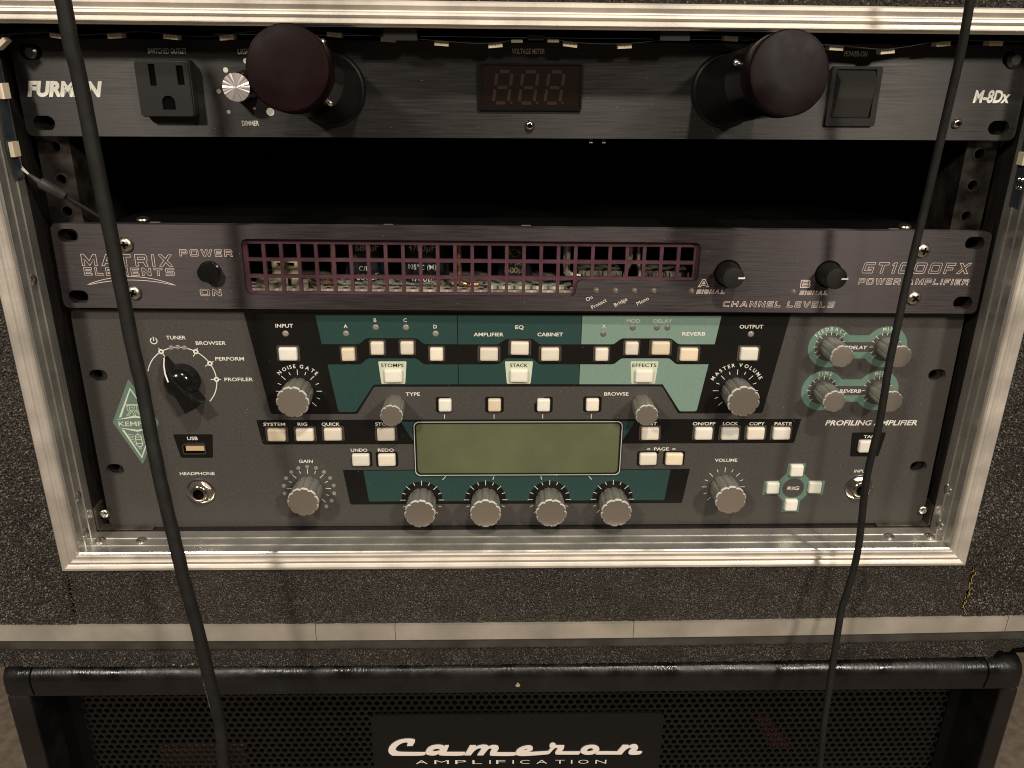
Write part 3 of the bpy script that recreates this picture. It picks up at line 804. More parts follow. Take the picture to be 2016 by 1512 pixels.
# chassis shell and what shows through the grille
mb = MB(); mb.box(-214, 214, 6.1, 300, 20.2, 21.2); mb.build("chassis_lid", 'black_void', PA)
mb = MB(); mb.box(-214, 214, 6.1, 300, -21.4, -20.4); mb.box(-214, -213, 6.1, 300, -20.3, 20.1); mb.box(213, 214, 6.1, 300, -20.3, 20.1); mb.box(-212.9, 212.9, 298, 300, -20.3, 20.1); mb.build("chassis_tray", 'black_void', PA)
for x, y in ((-201.8, 18.5), (203.0, 17.0)):
    m2 = MB(); m2.loft([[(x + r * cos(2 * pi * i / 18), y + r * sin(2 * pi * i / 18), z) for i in range(18)] for r, z in ((3.6, 21.2), (3.4, 22.0), (2.0, 22.8))], False, True); m2.build("lid_screw", 'screw', PA)
for x, y in ((-192, 9.5), (-71.7, 8.8), (0, 9.5), (194, 9.5)):
    m2 = MB(); m2.box(x - 2.6, x + 2.2, y - 1.2, y + 1.2, 21.2, 21.6); m2.build("lid_tab", 'tinned', PA)
mb = MB(); mb.box(-150, 26, 8.0, 90, -14.2, -12.8); board = mb.build("circuit_board", 'pcb', PA)
mb = MB()
for i in range(46):
    x = random.uniform(-145, 20); y = random.uniform(10, 30); s_ = random.uniform(1.0, 3.0); mb.box(x, x + s_ * 1.6, y, y + s_, -12.8, -12.8 + random.uniform(.5, 2.2))
pc_ = mb.build("board_parts", 'heat', board); pc_['kind'] = 'stuff'


def capacitor(x, y, r, m, parent, texts):
    mb = MB(); mb.loft([[(x + rr * cos(2 * pi * i / 28), y + rr * sin(2 * pi * i / 28), z) for i in range(28)] for rr, z in ((r, -12.7), (r, 17.5), (r * .9, 18.6))], False, True)
    c = mb.build("capacitor", m, parent)
    for b, z, cap, x0, tm in texts:
        v, f = glyph(b, .008); sz = cap / .71; vs = []
        for px, pz in v:
            a = (px * sz + x0) / r - pi / 2; vs.append((x + (r + .08) * cos(a), y + (r + .08) * sin(a), z + pz * sz))
        t2 = MB(); t2.add(vs, f); t2.build("lettering", tm, c)
    return c


c1 = capacitor(-88.5, 36, 11.5, 'cap_navy', PA, [("680µF", 4.5, 3.8, -4.2, 'ink_white'), ("680µF", -11.6, 3.6, -4.2, 'ink_white'), ("C/M", -6.4, 2.6, -2.4, 'ink_white')])
c2 = capacitor(-55.5, 36, 13.5, 'cap_navy', PA, [("4700µF", 5.0, 3.6, -8.5, 'ink_white'), ("4700µF", -11.8, 3.6, -8.0, 'ink_white'), ("105°C (M)", -5.2, 2.8, -9.5, 'ink_white')])
c3 = capacitor(-5.0, 42, 10.0, 'cap_navy', PA, [("1500µF", -8.6, 3.2, -7.5, 'gold_print'), ("V (M)", -4.2, 2.4, -3.5, 'gold_print')])
for c, x, y, r, z in ((c1, -88.5, 36, 11.5, .6), (c3, -5, 42, 10.0, 2.4)):
    t2 = MB(); t2.add([(x + (r + .1) * cos(-pi / 2 - .12 + .42 * cos(2 * pi * i / 20)), y + (r + .1) * sin(-pi / 2 - .12 + .42 * cos(2 * pi * i / 20)), z + 2.2 * sin(2 * pi * i / 20)) for i in range(20)], [tuple(range(20))]); t2.build("maker_mark", 'gold_print', c)
for pts, m, r in (([(-103.4, 15, 19), (-103.3, 15, -7.5), (-104.2, 15, -10.2), (-106.5, 15, -11.0), (-113, 15, -11.1)], 'copper', 1.0), ([(-35.4, 15, 19), (-35.2, 15, -7.5), (-34.2, 15, -10.3), (-31.8, 15, -11.3), (-25, 16, -11.6)], 'copper', 1.15),
                  ([(22.2, 15, 19), (22.2, 15, -1.5), (23.0, 15, -4.6), (25.5, 15, -6.3), (30, 15, -7)], 'tinned', 1.9), ([(56.8, 16, 19), (56.3, 16, 2), (54.6, 16, -4), (54.2, 16, -9)], 'tinned', 1.3), ([(60.8, 16, 19), (60.8, 16, 2), (62.0, 16, -4), (62.4, 16, -9)], 'tinned', 1.1)):
    m2 = MB(); m2.tube(spline(pts, 6), r, 10); m2.build("heavy_wire", m, PA)
mb = MB(); mb.plate([(-136.4, -9.5), (-122.0, -9.5), (-122.0, .2), (-136.4, .2)], [[(-133.9, -3.4), (-130.9, -3.4), (-130.9, -.9), (-133.9, -.9)], [(-129.2, -3.4), (-124.4, -3.4), (-124.4, -.9), (-129.2, -.9)]], 18, 26); mb.build("connector_block", 'beige', PA)
mb = MB(); mb.box(-145, -128, 16, 24, -12.7, -8.5); mb.box(-126, -117, 16, 22, -12.7, -9.5); mb.build("terminal_block", 'tinned', PA)
mb = MB(); mb.box(29, 52, 14, 40, -20, -3.2); mb.box(64.5, 88.5, 14, 40, -20, -3.0)
for i in range(9):
    mb.box(30 + i * 2.4, 31.2 + i * 2.4, 13.2, 14, -7, -3.4 + random.uniform(-.4, .3)); mb.box(66 + i * 2.4, 67.2 + i * 2.4, 13.2, 14, -7, -3.6 + random.uniform(-.4, .3))
mb.build("heat_sink", 'heat', PA)
mb = MB(); mb.box(-20, 22, 10, 13, -12.6, -11.0); mb.build("board_label", 'ink_pale', board)
for k, (x, z) in enumerate(((-204.6, 11.7), (-203.9, -13.4), (206.2, 12.0), (206.0, -13.3))): screw(x, z, PA, 4.0, 2.4)
sq_text("MATRIX", -228.2, .5, 6.0, 46.0, PA); sq_text("ELEMENTS", -227.9, -4.4, 3.9, 46.1, PA, t=.17)
mb = MB(); up = [(-227.6 + 45.8 * i / 24, -9.5 + 4.5 * (1 - ((i - 12) / 12) ** 2)) for i in range(25)]; dn = [(-181.9 - 45.0 * i / 24, -9.6 + 2.8 * (1 - ((i - 12) / 12) ** 2)) for i in range(1, 24)]
ribbon(mb, up + dn, .24, -.12, True); mb.build("swoosh_mark", 'ink_pink', PA)
sq_text("POWER", -177.9, 5.9, 3.4, 26.8, PA, t=.17); sq_text("ON", -169.8, -14.9, 3.5, 10.8, PA, t=.17)
sq_text("A", 90.6, -8.2, 3.9, 5.4, PA, t=.3); sq_text("SIGNAL", 89.8, -11.9, 2.1, 15.2, PA, t=.17, shear=.3); sq_text("B", 144.7, -8.2, 3.9, 4.9, PA, t=.28); sq_text("SIGNAL", 144.6, -12.1, 2.1, 15.2, PA, t=.17, shear=.3)
sq_text("CHANNEL LEVELS", 104.6, -18.9, 3.0, 59.6, PA, t=.17, shear=.15)
sq_text("GT1000FX", 175.9, -.2, 5.6, 57.6, PA, t=.17, shear=.25); sq_text("POWER AMPLIFIER", 175.0, -6.2, 3.1, 59.1, PA, t=.17, shear=.2)
for b, x, z in (("On", 32.3, -16.6), ("Protect", 35.3, -20.8), ("Bridge", 47.4, -19.4), ("Mono", 59.3, -18.6)): text(b, x, z, 2.1, PA, 'ink_pink', bold=-.004, rot=30)
for x in (37.0, 47.1, 57.1, 67.3, 87.3, 141.4):
    mb = MB(); mb.lathe(0, 0, [(1.5, -.02), (1.3, -.25), (1.05, -.1), (.9, -.55), (.4, -.8)], 16); mb.build("indicator_lamp", 'led_dark', PA, (x, 0, -10.5))
mb = MB(); mb.lathe(0, 0, [(5.6, 0), (5.6, -1.6), (4.9, -2.0), (4.9, -5.6), (4.4, -6.3), (3.0, -6.6)], 32); mb.build("power_button", 'gloss_black', PA, (-163.4, 0, -1.9))
for x in (104.8, 158.0):
    mb = MB(); mb.lathe(0, 0, [(7.2, -.08), (7.2, -.16)], 36); ring = mb.build("level_knob", 'deep', PA, (x + .6, 0, -.9))
    mb = MB(); mb.lathe(0, 0, [(6.4, -.2), (6.1, -3), (5.7, -10.5), (5.2, -11.4), (3.5, -11.6)], 36); kb = mb.build("knob_body", 'matte_black', ring)
    mb = MB(); mb.box(2.4, 5.2, -11.85, -11.3, -.38, .38); mb.box(5.0, 5.95, -11.4, -7.5, -.38, .38); mb.build("pointer_line", 'ink_white', ring)

# ------------------------------------------------------------------ profiling amplifier (bottom unit)
KP = thing("profiling_amplifier", "lowest and tallest rack unit, charcoal front with green zones, ivory buttons and silver knobs", "guitar amplifier", (-.37, 4.75, -66.57), (radians(-1.094), radians(-.083), radians(.119)))
AX = -2.3
jacks = [(-185.7, -42.4), (199.0, -41.6)]
mb = MB(); mb.plate(rrect(0, 0, 482.6, 132.4, 4.0, 5), [slot(sx * 232.6, sz * 28.6, 10.0, 7.0) for sx in (-1, 1) for sz in (-1, 1)] + [circle(-187.3 + 0, 26.4, 4, 12)], 0, 3.0)
mb.build("face_panel", 'powder', KP)
mb = MB(); mb.box(-222, 222, 3.1, 280, -64, 64); mb.build("chassis", 'black_void', KP)


def zone(name, poly, m, h, mirror=False, r=0):
    mb = MB(); pts = [(x + AX, z) for x, z in poly]
    mb.fill([pts], -h); o = mb.build(name, m, KP)
    if mirror:
        mb = MB(); mb.fill([[(-x + AX, z) for x, z in poly][::-1]], -h); mb.build(name, mirror if isinstance(mirror, str) else m, KP)
    return o


H1, H2, H3 = .05, .09, .13
zone("black_zone", [(-147.6, 64.6), (147.6, 64.6), (138.8, 6.6), (137.8, 5.6), (91.2, 5.6), (90.2, 6.0), (80.6, 21.4), (79.6, 22.0), (-79.6, 22.0), (-80.6, 21.4), (-90.2, 6.0), (-91.2, 5.6), (-137.8, 5.6), (-138.8, 6.6)], 'ink_black', H1)
up_side = [(-109.6, 63.0), (-107.4, 46.8), (-88.2, 46.8), (-86.8, 47.3), (-83.6, 49.8), (-82.3, 50.2), (-56.8, 50.2), (-55.4, 49.8), (-52.2, 47.2), (-50.8, 46.8), (-33.9, 46.8), (-33.9, 63.0)]
lo_side = [(-105.1, 35.1), (-88.0, 35.1), (-86.6, 35.5), (-83.4, 38.2), (-82.2, 38.6), (-57.2, 38.6), (-56, 38.2), (-52.8, 35.5), (-51.4, 35.1), (-33.7, 35.1), (-33.7, 23.4), (-80.4, 23.3), (-91.0, 7.4), (-92.0, 6.9), (-100.0, 6.9), (-101.0, 7.6)]
zone("green_zone", up_side, 'ink_green', H2, 'ink_sage'); zone("green_zone", lo_side, 'ink_green', H2, 'ink_sage')
zone("green_zone", [(-33.4, 63.0), (-33.4, 46.7), (-12.4, 46.7), (-11.0, 47.1), (-7.6, 49.6), (-6.4, 49.9), (6.2, 49.9), (7.4, 49.6), (10.6, 47.1), (12, 46.7), (33.5, 46.7), (33.5, 63.0)], 'ink_green', H2)
zone("green_zone", [(-33.3, 35.1), (-12.4, 35.1), (-11.0, 35.5), (-7.6, 38.3), (-6.4, 38.6), (6.2, 38.6), (7.4, 38.3), (10.8, 35.5), (12.2, 35.1), (33.3, 35.1), (33.3, 23.4), (-33.3, 23.4)], 'ink_green', H2)
zone("black_zone", [(-147.2, 2.1), (-61.5, 2.1), (61.5, 2.1), (161.6, 2.1), (161.2, .6), (159.4, -12.2), (158.4, -13.1), (-144.2, -13.1), (-145.1, -12.2)], 'ink_black', H1)
zone("green_zone", [(-66.5, .9), (-58, .9), (-58, -11), (-59.8, -11)], 'ink_green', H2, True)
zone("black_zone", [(-100.8, -29.3), (100.2, -29.3), (97.4, -51.4), (96.6, -51.9), (-97.4, -51.9), (-98.0, -51.4)], 'ink_black', H1)
KX = [-55.9, -18.7, 18.7, 55.9]
gpoly = [(-89.1, -29.8), (88.9, -29.8), (86.7, -49.2), (86.1, -49.9)]
for cxk in reversed(KX):
    for i in range(0, 13): gpoly.append((cxk + 12.1 * cos(pi * i / 12) if False else cxk + 12.1 * cos(radians(-4 + 188 * i / 12)), -49.0 + 12.1 * sin(radians(-4 + 188 * i / 12))))
gpoly += [(-86.3, -49.9), (-86.9, -49.2)]
zone("green_zone", gpoly, 'ink_green', H2)
# stomps / stack / effects plates
for cx_, w in ((-71.9 - AX, 0), (-2.4 - AX, 0), (67.1 - AX, 0)):
    sk = {0: 0}[0]
    zone("pale_plate", [(cx_ - 7.4, 36.9), (cx_ + 7.4, 36.9), (cx_ + 7.7, 36.4), (cx_ + 6.6, 24.2), (cx_ + 6.1, 23.7), (cx_ - 6.1, 23.7), (cx_ - 6.6, 24.2), (cx_ - 7.7, 36.4)], 'ink_pale', H3)
text("STOMPS", -72.0, 33.6, 2.05, KP, 'ink_black', width=12.4, align='c', h=.17); text("STACK", -2.4, 33.6, 2.05, KP, 'ink_black', width=9.8, align='c', h=.17); text("EFFECTS", 67.1, 33.6, 2.05, KP, 'ink_black', width=13.4, align='c', h=.17)
for x in (-71.6, -2.3, 67.1): push_button(x, 28.7, KP, 'w', 'button_c', None)
# rows of buttons
for u, z, k, c in ((-125.7, 41.5, 'w', 'button_c'), (-93.1, 41.3, 'n', 'button_b'), (-77.2, 44.9, 'n', 'button_a'), (-61.2, 44.9, 'n', 'button_a'), (-45.3, 41.3, 'n', 'button_a'), (-16.7, 41.3, 'w', 'button_a'), (.2, 44.9, 'w', 'button_a'), (17.0, 41.3, 'w', 'button_a'),
                  (45.3, 41.3, 'n', 'button_a'), (61.5, 44.9, 'n', 'button_a'), (77.5, 44.9, 'w', 'button_b'), (93.4, 41.3, 'w', 'button_b'), (126.7, 41.5, 'w', 'button_c')): push_button(u + AX, z, KP, k, c)
for x, c in ((-43.6, 'button_c'), (-15.9, 'button_b'), (11.7, 'button_c'), (39.1, 'button_a')): push_button(x, 11.3, KP, 'n', c, 'well')
for x, c in ((-138.6, 'button_b'), (-122.8, 'button_a'), (-107.1, 'button_a'), (-77.3, 'button_a'), (72.9, 'button_a'), (103.5, 'button_c'), (118.6, 'button_c'), (133.5, 'button_a'), (148.5, 'button_c')): push_button(x, -6.5, KP, 'w', c)
for x, c in ((-92.3, 'button_c'), (-77.4, 'button_a'), (72.7, 'button_a'), (87.8, 'button_b')): push_button(x, -22.5, KP, 'w', c, 'well')
zone("black_zone", [(190.2 - AX, -6.5), (209.0 - AX, -6.5), (209.6 - AX, -7.2), (207.6 - AX, -21.2), (206.8 - AX, -21.8), (191.4 - AX, -21.8), (190.8 - AX, -21.2), (189.7 - AX, -7.2)], 'ink_black', H1)
push_button(199.4, -14.7, KP, 'w', 'button_c', None)
# rig pad
cx_, cz_ = 160.2, -41.7
pad = []
for a0, arm in ((0, [(18.0, -4.9), (18.4, 4.2)]), (90, [(5.6, 15.6), (-4.8, 15.6)]), (180, [(-17.6, 4.2), (-17.8, -4.9)]), (270, [(-5.0, -16.5), (5.2, -16.5)])):
    hw_ = 4.6 if a0 in (0, 180) else 5.2; R_ = 10.2
    b_ = math.degrees(math.asin(hw_ / R_)); pad.append((R_ * cos(radians(a0 - b_)), R_ * sin(radians(a0 - b_)))); pad += arm; pad.append((R_ * cos(radians(a0 + b_)), R_ * sin(radians(a0 + b_)))); pad.append((R_ * .98 * cos(radians(a0 + 45)), R_ * .98 * sin(radians(a0 + 45))))
zone("rig_pad", [(cx_ + x - AX, cz_ + z) for x, z in pad], 'ink_teal', H1)
mb = MB(); mb.fill([circle(cx_, cz_ - .6, 6.4, 36)], -H2); mb.build("rig_disc", 'ink_dark', KP)
text("RIG", cx_, cz_ - 1.7, 2.3, KP, width=7.2, align='c', shear=.12, h=.2)
for x, z in ((160.3, -30.1), (172.5, -41.4), (159.9, -52.8), (147.6, -41.4)): push_button(x, z, KP, 'r', 'button_c', None)
# lamps
for u, z in ((-126.4, 52.8), (-93.9, 52.8), (-77.7, 56.3), (-61.4, 56.3), (-45.5, 52.8), (126.8, 52.7)): led(u + AX, z, KP)
for u, z in ((45.7, 52.8), (61.6, 56.4), (74.8, 56.4), (80.6, 56.4)): led(u + AX, z, KP, 1.65, 'led_dark')
for i in range(15):
    a = radians(90 + 20.2 * 7 - 20.2 * i); led(-123.4 + 14.6 * cos(a), -41.7 + 14.5 * sin(a), KP, 1.25, 'led_off')
# labels
T_ = lambda b, x, z, w, cap=2.05, **k: text(b, x, z, cap, KP, width=w, **k)
T_("INPUT", -133.7, 56.2, 9.4); T_("OUTPUT", 117.9, 55.9, 12.9); T_("A", -97.2, 56.0, None); T_("B", -80.9, 59.4, None); T_("C", -65.0, 59.4, None); T_("D", -48.9, 55.8, None)
T_("AMPLIFIER", -27.2, 51.35, 16.2); T_("EQ", -4.6, 55.5, 4.5); T_("CABINET", 7.5, 51.4, 13.9); T_("X", 42.6, 56.1, None, bold=-.01); T_("MOD", 55.8, 59.1, 7.3, m='ink_pale', bold=0); T_("DELAY", 70.5, 59.1, 10.1, m='ink_pale', bold=0); T_("REVERB", 86.8, 51.8, 12.6)
T_("TYPE", -65.3, 16.6, 7.9); T_("BROWSE", 45.6, 16.55, 13.7)
T_("SYSTEM", -145.7, -1.5, 12.1, 1.95); T_("RIG", -126.6, -1.5, 5.3, 1.95); T_("QUICK", -113.2, -1.5, 10.1, 1.95); T_("STORE", -83.1, -1.5, 10.2, 1.95); T_("EXIT", 69.6, -1.6, 7.0, 1.95)
T_("UNDO", -97.8, -17.7, 9.4, 1.95); T_("REDO", -82.4, -17.7, 9.0, 1.95); T_("ON/OFF", 97.1, -1.7, 12.9, 1.95); T_("LOCK", 114.4, -1.7, 8.7, 1.95); T_("COPY", 129.6, -1.75, 8.7, 1.95); T_("PASTE", 144.1, -1.8, 9.9, 1.95)
T_("<", 71.8, -17.6, 2.0, 1.9); T_("PAGE", 76.0, -17.5, 8.5, 1.95); T_(">", 86.6, -17.6, 2.0, 1.9)
T_("GAIN", -127.8, -24.7, 7.9); T_("VOLUME", 112.0, -24.9, 13.1); T_("TUNER", -192.8, 49.5, 10.4); T_("BROWSER", -177.4, 46.4, 16.1); T_("PERFORM", -168.0, 37.4, 15.5); T_("PROFILER", -164.4, 25.4, 15.6)
T_("USB", -189.3, -10.1, 5.9); T_("HEADPHONE", -196.3, -32.2, 19.8, 1.95); T_("TAP", 196.9, -10.0, 6.2, 1.9); T_("INPUT", 194.7, -32.1, 8.7, 1.85, shear=.15)
T_("PROFILING AMPLIFIER", 173.3, -1.95, 53.2, 3.15, shear=.2, bold=.02)
T_("DELAY", 179.6, 44.0, 10.7, 2.0, shear=.15); T_("REVERB", 178.6, 18.15, 12.2, 2.0, shear=.15)
arc_text("NOISE GATE", -124.2, 19.4, 13.7, 2.1, 138, 41, KP); arc_text("MASTER VOLUME", 119.5, 19.4, 14.3, 2.1, 157, 26, KP)
# knobs
BIG = [(-124.2, 19.4), (119.5, 19.4), (-123.4, -41.2), (118.6, -41.2)] + [(x + AX, -49.1) for x in KX]
for i, (x, z) in enumerate(BIG):
    if i < 4 and i != 2 and i != 3: pass
    ticks(x, z, KP, 9.6, 10.3, 12.2, 12.7); fluted_knob(x, z, KP, KNOB_BIG, [.3, -.1, .15, .05, .2, .0, -.2, .1][i])
mb = MB()
for k, (x, z) in enumerate(((-71.6, 11.7), (67.0, 11.7))): fluted_knob(x, z, KP, KNOB_SMALL, .2 - .3 * k)
for x in (-44.0, -16.1, 11.4, 38.9):
    mb = MB(); mb.fill([line_poly(x, 2.6, x, 5.3, .35)], -H3); mb.build("tick_mark", 'ink_white', KP)
for x0, x1 in ((-44.0, -46.0), (-16.1, -16.8), (11.0, 11.7), (38.9, 40.8)):
    mb = MB(); mb.fill([line_poly(x0, -33.6, x1, -36.0, .35)], -H3); mb.build("tick_mark", 'ink_white', KP)
# delay / reverb rings
for (ca, cb, cz_) in ((169.15, 200.4, 45.25), (168.8, 200.1, 19.35)):
    R_, hb = 12.0, 6.75; poly = []
    for i in range(29):
        a = radians(44 + (316 - 44) * i / 28); poly.append((ca + R_ * cos(a), cz_ + R_ * sin(a)))
    poly += [(ca + 9.7, cz_ - hb - .5), (ca + 10.6, cz_ - hb), (cb - 10.6, cz_ - hb), (cb - 9.7, cz_ - hb - .5)]
    for i in range(29):
        a = radians(-136 + (136 + 136) * i / 28); poly.append((cb + R_ * cos(a), cz_ + R_ * sin(a)))
    poly += [(cb - 9.7, cz_ + hb + .5), (cb - 10.6, cz_ + hb), (ca + 10.6, cz_ + hb), (ca + 9.7, cz_ + hb + .5)]
    zone("ring_pair", [(x - AX, z) for x, z in poly], 'ink_teal', H1)
    poly = []; r_, hb = 8.2, 2.8; al = math.degrees(math.asin(hb / r_))
    for i in range(25): a = radians(al + (360 - 2 * al) * i / 24); poly.append((ca + r_ * cos(a), cz_ + r_ * sin(a)))
    for i in range(25): a = radians(180 + al + (360 - 2 * al) * i / 24); poly.append((cb + r_ * cos(a), cz_ + r_ * sin(a)))
    zone("ring_gap", [(x - AX, z) for x, z in poly], 'ink_dark', H2)
    for c in (ca, cb):
        ticks(c, cz_, KP, 6.8, 7.2, 8.6, 8.9, t=.27); fluted_knob(c + .2, cz_ + .3, KP, KNOB_SMALL, random.uniform(-.3, .3))
arc_text("FEEDBACK", 169.15, 45.25, 9.5, 2.0, 146, 36, KP, 'ink_pale'); arc_text("MIX", 200.4, 45.25, 9.5, 2.0, 110, 70, KP, 'ink_pale'); arc_text("TIME", 168.8, 19.35, 9.5, 2.0, 116, 64, KP, 'ink_pale'); arc_text("MIX", 200.1, 19.35, 9.5, 2.0, 110, 70, KP, 'ink_pale')
# display
mb = MB(); ox, oz = -2.3, -15.5
mb.plate(rrect(ox, oz, 118.6, 34.2, 3.0, 5), [rrect(ox, oz, 115.6, 31.4, 2.4, 5)], -1.5, 0, back=False); lb = mb.build("display_bezel", 'gloss_black', KP)
mb = MB(); rr_ = lambda e: rrect(ox, oz, 118.2 - e, 33.8 - e, 2.8, 5)
mb.plate(rr_(0), [rr_(.8)], -1.62, -1.5, back=False); mb.build("bezel_edge", 'knob_rim', lb)  # thin pale ring, the bezel's edge highlight put into its colour
mb = MB(); mb.fill([rrect(ox, oz, 115.8, 31.6, 2.4, 5)], -.9); mb.build("display_screen", 'lcd', lb)
# power / tuner dial
DX, DZ, DR = -187.3, 26.4, 18.6
mb = MB()
for a0, a1 in ((165, 124), (115.5, 105), (97, 93.5), (86.5, 83), (75, 64.5), (55.5, 34.5), (25.5, 4.5), (-4.5, -44)):
    n = max(2, int(abs(a1 - a0) / 4)); ribbon(mb, [(DX + DR * cos(radians(a0 + (a1 - a0) * i / n)), DZ + DR * sin(radians(a0 + (a1 - a0) * i / n))) for i in range(n + 1)], .5, -H2)
mb.build("dial_scale", 'ink_white', KP)
for a in (120, 60, 30, 0):
    mb = MB(); x, z = DX + DR * cos(radians(a)), DZ + DR * sin(radians(a)); mb.fill([circle(x, z, 1.45, 20), circle(x, z, .6, 12)[::-1]], -H3)
    d = (cos(radians(a)), sin(radians(a))); mb.fill([line_poly(x - d[0] * 3.2, z - d[1] * 3.2, x - d[0] * 1.3, z - d[1] * 1.3, .45)], -H3); mb.fill([line_poly(x + d[0] * 1.3, z + d[1] * 1.3, x + d[0] * 2.4, z + d[1] * 2.4, .45)], -H3)
    mb.build("dial_stop", 'ink_white', KP)
for a in (101, 90, 79): led(DX + DR * cos(radians(a)), DZ + DR * sin(radians(a)), KP, 1.4)
mb = MB(); px_, pz_ = -199.7, 48.7
ribbon(mb, [(px_ + 1.75 * cos(radians(a)), pz_ + 1.75 * sin(radians(a))) for a in range(125, 416, 12)], .5, -H2); mb.fill([line_poly(px_, pz_ - .2, px_, pz_ + 2.2, .5)], -H2); mb.build("power_symbol", 'ink_white', KP)
# chicken-head knob
ck = obj("selector_knob", MB().lathe(0, 0, [(9.6, -.1), (9.4, -1.5), (9.0, -5.0), (8.2, -7.2), (6.6, -8.8), (4.0, -9.9), (1.5, -10.2)], 40).mesh("selector_knob", 50), 'gloss_black', KP, (DX + .4, 0, DZ - .2))
mb = MB(); sec = []
for s, hb, ht, wb, wt in ((-14.9, -.4, -13.4, 4.2, 3.6), (-14.4, -.3, -14.0, 4.4, 3.8), (-8, -.3, -14.3, 3.7, 3.0), (0, -.3, -14.6, 2.8, 1.9), (5.2, -.3, -14.5, 2.0, .85), (9, -.3, -12.0, 1.6, .7), (12.5, -.3, -8.0, 1.3, .6), (15.6, -.4, -2.5, 1.0, .5)):
    sec.append([(s, hb, -wb), (s, (hb + ht) / 2, -(wb * .75 + wt * .25)), (s, ht + .4, -wt), (s, ht, -wt + .3), (s, ht, wt - .3), (s, ht + .4, wt), (s, (hb + ht) / 2, wb * .75 + wt * .25), (s, hb, wb)])
ANG = radians(119)
rot = lambda p: (p[0] * cos(ANG) - p[2] * sin(ANG), p[1], p[0] * sin(ANG) + p[2] * cos(ANG))
mb.loft([[rot(p) for p in r] for r in sec], True, True); mb.build("pointer_fin", 'gloss_black', ck, sharp=40)
mb = MB(); ln = [(4.6, -14.52), (5.2, -14.5), (7.1, -13.25), (9, -12.0), (12.5, -8.0), (15.6, -2.5)]
va = [rot((s + .05, h - .12, -.42)) for s, h in ln] + [rot((s + .05, h - .12, .42)) for s, h in ln]; n = len(ln)
mb.add(va, [(i, i + 1, n + i + 1, n + i) for i in range(n - 1)]); mb.build("pointer_line", 'ink_white', ck)
# logo
LX, LZ = -216.4, .9
zone("logo_diamond", [(-229.2 - AX, .9), (-228.4 - AX, 2.6), (-217.2 - AX, 25.6), (-216.6 - AX, 26.3), (-216.0 - AX, 25.6), (-204.4 - AX, 2.4), (-203.6 - AX, .9), (-204.4 - AX, -.8), (-215.8 - AX, -24.2), (-216.4 - AX, -24.9), (-217.0 - AX, -24.2), (-228.4 - AX, -.8)], 'ink_logo', H1)
mb = MB(); y_ = -H2
mb.fill([[(-225.4, 3.6), (-216.6, 21.6), (-216.6, 20.2), (-223.9, 4.0)]], y_); mb.fill([[(-207.6, 3.6), (-216.6, 21.6), (-216.6, 20.2), (-208.4, 4.0)]], y_)
mb.fill([[(-227.3, 2.3), (-216.4, 5.0), (-205.6, 2.3), (-216.4, 3.6)]], y_); mb.fill([[(-227.3, -2.2), (-216.4, -5.0), (-205.6, -2.2), (-216.4, -3.7)]], y_)
mb.fill([[(-225.0, -3.4), (-216.3, -21.6), (-216.3, -20.0), (-223.5, -3.9)]], y_); mb.fill([[(-207.8, -3.4), (-216.3, -21.6), (-216.3, -20.0), (-209.0, -3.9)]], y_)
lines = [[(-220.6, 11.6), (-212.6, 11.6)], [(-220.4, 11.0), (-212.8, 11.0)], [(-218.6, 10.6), (-218.6, 8.2), (-214.6, 8.2), (-214.6, 10.6)], [(-217.6, 10.2), (-216.6, 9.2), (-215.6, 10.2)], [(-218.2, 8.0), (-221.0, 4.6)], [(-217.6, 7.6), (-219.9, 4.6)], [(-215.0, 8.0), (-212.2, 4.6)], [(-215.6, 7.6), (-213.2, 4.6)], [(-217.1, 7.6), (-217.2, 4.9)], [(-216.1, 7.6), (-216.0, 4.9)],
         [(-219.2, 10.6), (-220.0, 10.2), (-220.0, 8.2), (-219.2, 7.8)], [(-214.0, 10.6), (-213.2, 10.2), (-213.2, 8.2), (-214.0, 7.8)]]
for l in lines: ribbon(mb, l, .3, y_)
ribbon(mb, rrect(-216.4, -10.4, 3.4, 7.4, 1.6, 4), .42, y_, True)
for z in (-8.2, -9.8, -12.2): ribbon(mb, [(-217.9, z), (-214.9, z)], .4, y_)
for x in (-216.9, -215.9): ribbon(mb, [(x, -14.3), (x, -15.8)], .35, y_)
ribbon(mb, [(-216.4, -6.6), (-216.4, -5.6)], .35, y_)
for i in range(7):
    z = -6.4 - i * 1.05; e = 1.0 + i * .62; ribbon(mb, [(-223.6 + e, z), (-218.7, z - .5)], .22, y_); ribbon(mb, [(-209.2 - e, z), (-214.1, z - .5)], .22, y_)
mb.build("logo_drawing", 'ink_pale', KP)
text("KEMPER", LX, -1.5, 2.9, KP, 'ink_pale', width=19.4, align='c', bold=.008)
# usb socket
zone("black_zone", [(-196.4 - AX, -6.6), (-175.2 - AX, -6.6), (-174.8 - AX, -7.2), (-176.2 - AX, -20.9), (-176.8 - AX, -21.3), (-193.6 - AX, -21.3), (-194.4 - AX, -20.7), (-196.8 - AX, -7.2)], 'ink_black', H1)
mb = MB(); mb.plate(rrect(-185.9, -15.6, 13.0, 6.2, 1.0, 3), [rrect(-185.9, -15.6, 11.8, 5.0, .6, 3)], -1.0, 4, back=False); us = mb.build("usb_socket", 'chrome', KP)
mb = MB(); mb.fill([rrect(-185.9, -15.6, 11.8, 5.0, .6, 3)], -.2); mb.build("socket_well", 'deep', us)
mb = MB(); mb.box(-190.4, -180.2, -.95, .2, -16.4, -13.6); mb.build("contact_tongue", 'brass', us)
